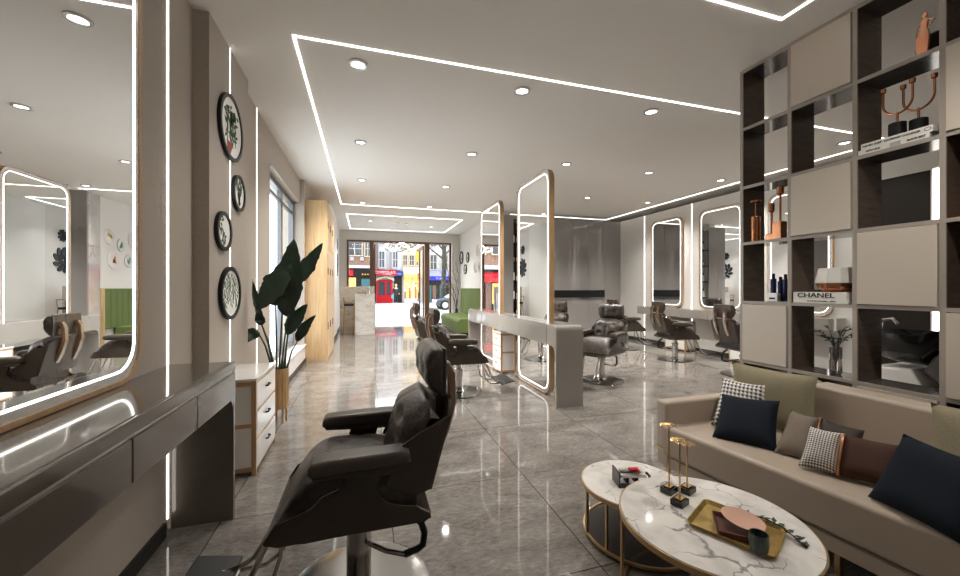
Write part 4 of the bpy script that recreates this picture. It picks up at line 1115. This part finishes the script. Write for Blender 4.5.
# bare branches in the corner by the door
t = thing('bare_branches', (3.28, 13.92, 0), 'bare thin branches in a tall dark vase by the street door', 'branches')
MB().lathe([(.07, 0), (.10, .1), (.09, .4), (.05, .6), (.06, .65)], (3.28, 13.92, 0), 20).build('vase', 'gloss black', t)
m = MB(); rd = random.Random(5)
for k in range(9):
    p = Vector((3.28, 13.92, .6)); d = Vector((rd.uniform(-.28, .1), rd.uniform(-.35, .05), 1)).normalized(); pts = [p]
    for i in range(6):
        p = p + d * .36; d = (d + Vector((rd.uniform(-.25, .12), rd.uniform(-.25, .12), 0))).normalized()
        p.x = min(p.x, 3.44); p.y = min(p.y, 14.15); pts.append(p.copy())
    m.tube(pts, .008, 5, r2=.003)
    for i in (2, 3, 4):
        q = pts[i]; e = q + Vector((rd.uniform(-.3, .05), rd.uniform(-.3, .05), .25)); e.x = min(e.x, 3.45); e.y = min(e.y, 14.15); m.tube([q, e], .004, 4)
m.build('branches', 'bark', t)

# ------------------------------------------------------------------ niche shelves in the lacquer wall, black ledge
t = thing('display_shelf', (4.06, 9.58, 0), 'dark built-in product shelf in the grey lacquer wall behind the double vanity', 'shelf')
MB().box(3.772, 4.348, 9.73, 9.748, 0, 3.24).build('back_panel', 'door dark', t)
zs = [.05, .6, 1.1, 1.6, 2.1, 2.6]
for z in zs: MB().box(3.772, 4.348, 9.43, 9.73, z, z + .03).build('shelf_board', 'gloss black', t)
rd = random.Random(3); proto = None
for z in zs[1:]:
    for k in range(5):
        x = 3.83 + k * .115; hgt = rd.choice((.16, .22, .28)); 
        place = ['lowest', 'second', 'third', 'fourth', 'top'][zs.index(z) - 1]
        if proto is None:
            b = thing('product_bottle', (0, 0, 0), 'x', 'bottle', 'product bottles on the built-in shelf')
            MB().cyl((0, 0), .036, 0, .75, 16, bev=.008).build('body', 'white lacquer', b)
            MB().cyl((0, 0), .018, .75, 1, 12).build('cap', 'black', b)
            proto = b
        else: b = copy_tree(proto)
        b.location = (x, 9.58, z + .0312); b.scale = (1, 1, hgt)
        b['label'] = 'white product bottle standing in a row on the %s board of the dark built-in shelf' % place
MB().box(4.5, 6.52, 9.34, 9.42, 1.165, 1.365, .004).build('wall_ledge', 'black', None, 'long black ledge fixed across the grey lacquer wall', 'ledge')
# dark blue bottles and a carton in the fourth row of the shelving, by its edge
z = on(3)
for x, y, hgt, lab in ((3.57, 2.555, .25, 'tall dark blue bottle in the shelving, beside the outer upright'), (3.58, 2.50, .22, 'dark blue bottle in the shelving, middle of the three'), (3.56, 2.445, .24, 'dark blue bottle in the shelving, nearest the faceted vase')):
    b = thing('hair_product', (x, y, z), lab, 'bottle', 'dark blue bottles in the shelving')
    MB().cyl((x, y), .022, z, z + hgt * .82, 20, bev=.005).build('body', 'blue bottle', b)
    MB().cyl((x, y), .012, z + hgt * .82, z + hgt, 14).build('cap', 'black', b)
b = thing('product_box', (3.50, 2.50, z), 'small white carton in the shelving before the dark blue bottles', 'box')
MB().box(3.475, 3.525, 2.46, 2.54, z, z + .075, .002).build('body', 'white lacquer', b)
MB().box(3.473, 3.4765, 2.475, 2.525, z + .018, z + .034).build('paper_label', 'ink', b)

# ------------------------------------------------------------------ shampoo chair behind the shelving
t = thing('shampoo_chair', (5.0, 1.8, 0), 'black reclining shampoo chair with a wash basin seen through the shelving', 'chair')
MB().prism([(2.5, 0), (2.5, .66), (2.2, .68), (2.10, .50), (1.7, .46), (.9, .60), (.8, .5), (1.0, 0)], 'x', 4.78, 5.35, .03, 3).build('pedestal', 'ceramic white', t)
m = MB(); rows = []
for i in range(17):
    s_ = -1 + 2 * i / 16; y = 2.27 + .30 * s_; rw_ = .36 * (1 - .3 * abs(s_) ** 3); lip = .07 * max(0, -s_) ** 2 - .05 * max(0, .25 - abs(s_ + .45)) * 4 * .5
    rows.append([(5.06 + rw_ * math.cos(a), y, 1.0 + lip - .30 * math.sin(a) * (1 - .4 * abs(s_) ** 4)) for a in [PI * k / 14 for k in range(15)]] + [(5.06 + rw_ * .88 * math.cos(a), y, 1.0 + lip - .2 * math.sin(a) * (1 - .9 * abs(s_) ** 4)) for a in [PI * k / 14 for k in range(14, -1, -1)]])
m.grid(rows, close_v=True, caps=True); m.build('basin', 'gloss black', t)
MB().tube([(5.06, 2.56, .98), (5.06, 2.54, 1.10), (5.06, 2.46, 1.12), (5.06, 2.42, 1.07)], .015, 8).build('tap', 'chrome', t)
MB().prism([(2.14, .66), (2.08, .80), (2.0, .90), (1.8, .92), (.9, .86), (.85, .66), (1.6, .58), (1.96, .52)], 'x', 4.80, 5.32, .04, 3).build('seat', 'smooth leather', t)
for x in (4.70, 5.34):
    MB().prism([(1.76, .60), (1.7, .66), (1.0, .70), (.9, .66), (1.0, .62), (1.7, .57)], 'x', x, x + .08, .015).build('armrest', 'gloss black', t)

# ------------------------------------------------------------------ the street outside
struct(MB().box(-30, 40, 14.45, 26.3, -.2, -.02), 'ground_1', 'pavement')
struct(MB().box(-30, 40, 26.3, 26.55, -.2, .03).box(-30, 40, 26.55, 40, -.2, .01), 'ground_2', 'pavement')
struct(MB().box(-30, 40, 26.22, 26.3, -.2, .032), 'trim_4', 'kerb')
def window(parent, x0, x1, z0, z1, y, fm='window dark', frame='facade cream', d=.12):
    f = MB(); w = .07
    ring_prism(f, [(x0 - w, z0 - w), (x1 + w, z0 - w), (x1 + w, z1 + w), (x0 - w, z1 + w)], [(x0, z0), (x1, z0), (x1, z1), (x0, z1)], 'y', y - d, y + .02)
    o = f.build('window', frame, parent)
    m = MB().box(x0, x1, y - .03, y + .01, z0, z1); m.build('pane', fm, o)
    MB().box((x0 + x1) / 2 - .025, (x0 + x1) / 2 + .025, y - .06, y - .02, z0, z1).box(x0, x1, y - .06, y - .02, (z0 + z1) / 2 - .025, (z0 + z1) / 2 + .025).build('glazing_bar', frame, o)
    return o
def awning(parent, x0, x1, z0, z1, y, m, out=.9, drop=.35):
    return MB().prism([(y, z1), (y - out, z0 + drop), (y - out, z0), (y - out + .03, z0), (y, z0 + .1)], 'x', x0, x1).build('awning', m, parent)
YF = 37
# red shop in the white bay-windowed house
b = thing('shop_building', (1.75, YF + 1, 0), 'white bay-windowed house with a red shopfront and red awning across the street', 'building')
MB().box(.58, 3.38, YF, YF + 3, 0, 9).build('wall', 'facade white', b)
m = MB(); 
for xa, xb in ((1.1, 1.9), (2.35, 3.1)): m.prism([(xa - .15, YF), (xa + .1, YF - .45), (xb - .1, YF - .45), (xb + .15, YF)], 'z', 3.15, 7.5)
m.build('bay', 'facade white', b)
for xa, xb in ((1.27, 1.72), (2.52, 2.92)): window(b, xa, xb, 3.35, 4.8, YF - .45, 'window dark', 'facade white')
for xa, xb in ((1.27, 1.72), (2.52, 2.92)): window(b, xa, xb, 5.5, 7.0, YF - .45, 'window dark', 'facade white')
aw = awning(b, .62, 2.83, 2.60, 3.15, YF, 'sign red', .8, .45)
text_mesh('sign_text', "COPPOLA'S", .36, axes((1.78, YF - .805, 2.86), (1, 0, 0), (0, 0, 1)), 'facade white', aw, .004)
text_mesh('sign_text', 'RISTORANTE', .14, axes((1.98, YF - .805, 2.665), (1, 0, 0), (0, 0, 1)), 'facade white', aw, .004)
MB().prism([(1.0, 2.05), (1.0, 2.3), (1.8, 2.56), (2.62, 2.3), (2.62, 2.05), (2.3, 2.22), (1.8, 2.36), (1.3, 2.22)], 'y', YF - .5, YF - .3).build('canopy', 'facade cream', b)
m = MB(); ring_prism(m, [(1.02, 0), (2.5, 0), (2.5, 2.2), (1.02, 2.2)], [(1.2, .75), (2.3, .75), (2.3, 2.0), (1.2, 2.0)], 'y', YF - .2, YF + .02)
m.box(1.2, 2.3, YF - .16, YF, 0, .75).box(1.78, 1.95, YF - .18, YF, .75, 2.0); m.build('shopfront', 'sign red', b)
MB().box(1.2, 2.3, YF - .08, YF - .02, .75, 2.0).build('shop_glass', 'window dark', b)
aw = awning(b, 2.85, 3.375, 2.55, 3.05, YF, 'sign blue', .5, .4)
text_mesh('sign_text', 'PAUL', .18, axes((3.11, YF - .505, 2.76), (1, 0, 0), (0, 0, 1)), 'facade white', aw, .004)
MB().box(2.62, 3.37, YF - .06, YF, .02, 2.55).build('doorway', 'shop dark', b)
# cream house with the yellow awning
b = thing('shop_building', (4.5, YF + 1, 0), 'cream house with a glowing shopfront under a yellow awning across the street', 'building')
MB().box(3.385, 5.62, YF, YF + 3, 0, 9).build('wall', 'facade cream', b)
for xa, xb in ((3.50, 3.85), (4.10, 4.50), (4.74, 5.12)): window(b, xa, xb, 3.62, 4.55, YF)
for xa, xb in ((3.50, 3.85), (4.10, 4.50), (4.74, 5.12)): window(b, xa, xb, 5.5, 6.6, YF)
awning(b, 3.45, 5.25, 2.62, 3.5, YF, 'facade cream', .9, .2)
MB().box(3.47, 5.23, YF - .93, YF - .905, 2.42, 2.68).build('valance', 'sign yellow', b)
MB().box(3.55, 5.15, YF - .05, YF, .3, 2.6).build('shop_interior', 'shop glow', b)
for k in range(8): MB().ball((3.7 + k * .19, YF - .12, 1.2 + .9 * ((k * 37) % 10) / 10), .085, n=10).build('shop_lamp', 'shop lamp', b)
for xa, za, zb_ in ((3.6, .3, 1.2), (4.05, .3, 1.55), (4.62, .3, 1.9), (4.9, .3, 1.0)): MB().box(xa, xa + .14, YF - .11, YF - .05, za, zb_).build('display_stand', 'red wood', b)
MB().box(3.55, 5.15, YF - .25, YF - .05, .0, .42).build('stall_riser', 'facade white', b)
for xa in (3.5, 4.35, 5.12): MB().box(xa, xa + .1, YF - .2, YF, 0, 2.6).build('shop_post', 'facade white', b)
# white house with the violet awning
b = thing('shop_building', (7.8, YF + 1, 0), 'white house with a violet awning over a dark shopfront across the street', 'building')
MB().box(5.625, 12.5, YF, YF + 3, 0, 9).build('wall', 'facade white', b)
for xa in (6.10, 7.2, 8.4, 9.8): window(b, xa, xa + .6, 3.25, 4.65, YF)
for xa in (6.10, 7.2, 8.4, 9.8): window(b, xa, xa + .6, 5.5, 6.9, YF)
aw = awning(b, 5.9, 8.6, 2.2, 3.15, YF, 'pale violet', 1.0, .33)
MB().box(5.9, 8.6, YF - 1.02, YF - 1.001, 2.15, 2.55).build('valance', 'sign violet', aw)
text_mesh('sign_text', 'ST. JAMES', .22, axes((6.95, YF - 1.025, 2.34), (1, 0, 0), (0, 0, 1)), 'facade white', aw, .004)
MB().box(5.8, 8.7, YF - .06, YF, .05, 2.2).build('shopfront', 'shop dark', b)
for xa, mm in ((5.85, 'teal paint'), (7.0, 'teal paint'), (6.3, 'red wood')): MB().box(xa, xa + .35, YF - .12, YF - .06, .1, 1.7).build('shop_panel', mm, b)
# brick house
b = thing('brick_building', (-2.6, 35, 0), 'red brick house with a dark shopfront seen through the pane over the marble counter', 'building')
YB = 34
MB().box(-5.2, .52, YB, YB + 3, 3.35, 9).build('wall', 'brick', b)
MB().box(-5.2, .55, YB - .12, YB + 3, 3.12, 3.35).build('cornice', 'facade white', b)
MB().box(-5.2, .52, YB + .2, YB + 3, 0, 3.12).build('shop_recess', 'shop dark', b)
for xa in (-4.9, -3.2, -1.42): window(b, xa, xa + 1.15, 4.2, 5.35, YB)
window(b, .02, .42, 4.15, 5.4, YB)
for xa in (-4.9, -3.2, -1.42): window(b, xa, xa + 1.15, 6.2, 7.4, YB)
MB().box(-1.4, -.95, YB - .2, YB + .2, 2.45, 2.95).build('shop_sign', 'sign red', b)
MB().box(-1.35, -.75, YB + .1, YB + .2, 1.1, 2.3).build('shop_window', 'shop glow', b)
MB().box(-.35, .45, YB - .1, YB + .2, 2.45, 2.72).build('shop_sign', 'shop dark', b)
for k in range(3): MB().ball((-.2 + .22 * k, YB - .14, 2.58), .07, n=8).build('sign_letter', 'pole yellow', b)
MB().box(-.3, .45, YB + .05, YB + .2, .3, 2.2).build('shop_door', 'teal paint', b)
for xa in (-1.2, -.4): MB().box(xa, xa + .3, YB - .22, YB, 3.75, 4.05).build('air_unit', 'kerb', b)
# nearer brick shop, seen in the mirror by the street door
b = thing('brick_building', (-2.2, 22, -.02), 'narrow brick shop with a red awning, seen reflected in the mirror nearer the street door', 'building')
MB().box(-3.45, -1.0, 21, 23.5, 2.75, 6.2).build('wall', 'brick', b)
MB().box(-3.5, -.97, 20.9, 23.5, 2.5, 2.75).build('cornice', 'facade white', b)
MB().box(-3.45, -1.0, 21.15, 23.5, -.02, 2.5).build('shop_recess', 'shop dark', b)
for xa in (-3.2, -2.0): window(b, xa, xa + .75, 3.4, 4.6, 21)
awning(b, -3.4, -1.05, 1.75, 2.35, 21.15, 'sign red', .7, .4)
for xa in (-3.2, -2.0): MB().box(xa, xa + .7, 21.08, 21.15, .5, 1.7).build('shop_window', 'shop glow', b)
MB().box(-2.42, -2.08, 21.05, 21.15, 0, 1.9).build('shop_door', 'red wood', b)
# banner on a pole near the door, hung from a street bracket
t = thing('street_banner', (2.88, 22, 0), 'narrow yellow hanging banner on a thin pole outside the street door', 'banner')
MB().tube([(3.35, 22, -.02), (3.35, 22, 4.15), (2.88, 22, 4.15)], .03, 8).build('pole', 'black', t)
MB().box(2.80, 2.97, 21.985, 22.015, 2.92, 4.1).build('banner', 'pole yellow', t)
# street tree
t = thing('street_tree', (5.4, 26.9, 0), 'street tree with a mossy dark trunk on the far pavement by the parked car', 'tree')
m = MB(); m.tube([(5.40, 26.9, 0), (5.38, 26.9, 1.5), (5.45, 26.9, 3.2), (5.42, 26.9, 5.2), (5.5, 26.9, 8)], .20, 12, r2=.12); m.build('trunk', 'bark', t)
rd = random.Random(9)
for a in ((4.0, 3.95, 5.1), (4.3, 4.6, 6.0), (6.4, 4.2, 5.6), (6.2, 5.0, 7.2), (4.6, 5.2, 7.4)):
    m = MB(); p = [Vector((5.42, 26.9, a[1] - .5)), Vector(((5.42 + a[0]) / 2, 26.9 + rd.uniform(-.3, .3), a[1] + .05)), Vector((a[0], 26.9 + rd.uniform(-.6, .6), a[2] - .4 if a[0] > 5 else a[1] + .55))]
    m.tube(p, .07, 8, r2=.03)
    for k in range(9):
        q = p[1].lerp(p[2], k / 9); m.tube([q, q + Vector((rd.uniform(-.7, .7), rd.uniform(-.5, .5), rd.uniform(.1, .8)))], .018, 5, r2=.006)
    m.build('branch', 'bark', t)
# parked car
t = thing('car', (5.0, 25, -.02), 'dark parked car at the kerb seen beside the tree through the glazed door', 'car')
cx, cy = 5.55, 25.2; z0 = -.02
prof = [(cx - 1.15, .28), (cx - 1.16, .52), (cx - 1.0, .66), (cx - .35, .76), (cx + .25, 1.12), (cx + 1.45, 1.15), (cx + 2.1, .80), (cx + 2.7, .74), (cx + 2.75, .3)]
MB().prism([(x, z + z0 + .05) for x, z in prof], 'y', cy - .78, cy + .78, .10, 3).build('body', 'car paint', t)
MB().prism([(x, z + z0 + .05) for x, z in [(cx - .28, .78), (cx + .27, 1.09), (cx + .5, 1.09), (cx + .5, .78)]], 'y', cy - .785, cy + .785).prism([(x, z + z0 + .05) for x, z in [(cx + .56, .78), (cx + .56, 1.09), (cx + 1.42, 1.11), (cx + 1.98, .80)]], 'y', cy - .785, cy + .785).build('side_window', 'car glass', t)
MB().prism([(x, z + z0 + .05) for x, z in [(cx - .36, .77), (cx + .245, 1.125), (cx + .26, 1.11), (cx - .32, .76)]], 'y', cy - .66, cy + .66).build('windscreen', 'headlight', t)
for dx in (-.55, 1.95):
    for dy in (-.70, .70):
        w = MB().cyl((0, 0), .33, -.11, .11, 28, bev=.03, M=Matrix.Translation((cx + dx, cy + dy, z0 + .33)) @ Matrix.Rotation(PI / 2, 4, 'X')).build('wheel', 'black', t)
        MB().cyl((0, 0), .20, -.12, .12, 20, M=Matrix.Translation((cx + dx, cy + dy, z0 + .33)) @ Matrix.Rotation(PI / 2, 4, 'X')).build('hub', 'brushed steel', w)
for dy in (-.55, .55): MB().ball((cx - 1.12, cy + dy, z0 + .58), .14, (.5, 1.2, .7), 12).build('headlight', 'headlight', t)
# pedestrian
px, py = 2.68, 35.2
t = thing('person', (px, py, .01), 'pedestrian in a dark coat with blonde hair walking on the far pavement', 'person')
def skin_body(name, J, E, rad, m, parent):
    me = bpy.data.meshes.new(name); me.from_pydata([Vector(j) for j in J], E, [])
    o = bpy.data.objects.new(name, me); COL.objects.link(o)
    md = o.modifiers.new('s', 'SKIN'); sv = me.skin_vertices[0].data if me.skin_vertices else None
    if sv is None:
        import bmesh as _b
        bm = _b.new(); bm.from_mesh(me); bm.verts.layers.skin.verify(); bm.to_mesh(me); bm.free(); sv = me.skin_vertices[0].data
    for i, r in enumerate(rad): sv[i].radius = (r, r); sv[i].use_root = (i == 0)
    o.modifiers.new('u', 'SUBSURF').levels = 2
    dg = bpy.context.evaluated_depsgraph_get(); dg.update()
    nm = bpy.data.meshes.new_from_object(o.evaluated_get(dg)); bpy.data.objects.remove(o)
    nm.materials.clear(); nm.materials.append(MATS[m])
    for p in nm.polygons: p.use_smooth = True
    ob = bpy.data.objects.new(name, nm); COL.objects.link(ob); ob.parent = parent; ob['_o'] = parent['_o']
    return ob
J = [(0, 0, .92), (0, .01, 1.15), (0, .02, 1.36), (0, .01, 1.46), (0, -.01, 1.56), (0, -.015, 1.66),
     (-.09, 0, .88), (-.10, -.10, .48), (-.10, -.02, .07), (-.10, -.14, .03), (.09, 0, .88), (.10, .08, .48), (.10, .22, .10), (.10, .12, .03),
     (-.19, .02, 1.36), (-.24, .08, 1.10), (-.25, .0, .86), (-.25, -.03, .77), (.19, .02, 1.36), (.24, -.02, 1.10), (.26, -.14, .90), (.26, -.18, .82)]
Ed = [(0, 1), (1, 2), (2, 3), (3, 4), (4, 5), (0, 6), (6, 7), (7, 8), (8, 9), (0, 10), (10, 11), (11, 12), (12, 13), (2, 14), (14, 15), (15, 16), (16, 17), (2, 18), (18, 19), (19, 20), (20, 21)]
rad = [.14, .12, .13, .05, .085, .075, .09, .06, .04, .035, .09, .06, .04, .035, .06, .045, .033, .03, .06, .045, .033, .03]
skin_body('body', J, Ed, rad, 'skin', t)
KJ = [(0, 0, .93), (0, .01, 1.15), (0, .02, 1.38), (0, .01, .70), (-.19, .02, 1.37), (-.25, .08, 1.10), (-.26, .0, .89), (.19, .02, 1.37), (.25, -.02, 1.10), (.265, -.13, .92)]
skin_body('coat', KJ, [(0, 1), (1, 2), (0, 3), (2, 4), (4, 5), (5, 6), (2, 7), (7, 8), (8, 9)], [.17, .145, .15, .20, .075, .06, .05, .075, .06, .05], 'coat', t)
skin_body('trousers', [(0, 0, .90), (-.09, 0, .86), (-.10, -.10, .48), (-.10, -.02, .10), (.09, 0, .86), (.10, .08, .48), (.10, .21, .13)], [(0, 1), (1, 2), (2, 3), (0, 4), (4, 5), (5, 6)], [.145, .10, .075, .055, .10, .075, .055], 'coat', t)
m = MB(); m.ball((px, py + .02, 1.67), .115, (1, 1.05, 1.15), 16); m.build('hair', 'hair', t)
MB().box(px - .40, px - .22, py - .16, py - .04, .50, .80, .02).build('shopping_bag', 'bag teal', None, 'teal shopping bag held by the pedestrian across the street', 'bag')

# ------------------------------------------------------------------ daylight, camera, output look
w = bpy.data.worlds.new('sky'); SC.world = w; w.use_nodes = True
bg = w.node_tree.nodes['Background']; bg.inputs[0].default_value = (.9, .95, 1, 1); bg.inputs[1].default_value = 4
S = bpy.data.lights.new('sun', 'SUN'); S.energy = 5; S.angle = math.radians(50); S.color = (1, .97, .92)
so = bpy.data.objects.new('sun', S); COL.objects.link(so); so.rotation_euler = Vector((.85, -.12, -.42)).to_track_quat('-Z', 'Y').to_euler(); so.location = (-12, 8, 12)
cam = bpy.data.cameras.new('camera'); co = bpy.data.objects.new('camera', cam); COL.objects.link(co)
cam.sensor_width = 36; cam.lens = 381 / 960 * 36; cam.clip_start = .02; cam.clip_end = 200
co.location = (0, 0, 1.425); co.rotation_euler = (PI / 2, 0, -math.atan(115 / 381))
SC.camera = co
def portal(loc, rot, sx, sy):
    L = bpy.data.lights.new('portal', 'AREA'); L.shape = 'RECTANGLE'; L.size = sx; L.size_y = sy; L.cycles.is_portal = True
    o = bpy.data.objects.new('portal', L); COL.objects.link(o); o.location = loc; o.rotation_euler = rot
portal((1.3, 14.42, 1.55), (-PI / 2, 0, 0), 3.8, 3.1)
portal((-1.48, 6.93, 1.7), (0, -PI / 2, 0), 2.74, 2.9)
vs = SC.view_settings; vs.view_transform = 'Standard'; vs.look = 'None'; vs.gamma = 1; vs.exposure = .28; vs.use_curve_mapping = False
cy_ = SC.cycles
cy_.use_denoising = True; cy_.max_bounces = 14; cy_.diffuse_bounces = 6; cy_.glossy_bounces = 10; cy_.transmission_bounces = 8; cy_.transparent_max_bounces = 12
cy_.sample_clamp_indirect = 8; cy_.caustics_reflective = True; cy_.blur_glossy = .02; cy_.caustics_refractive = False
for o in bpy.data.objects:
    if '_o' in o: del o['_o']
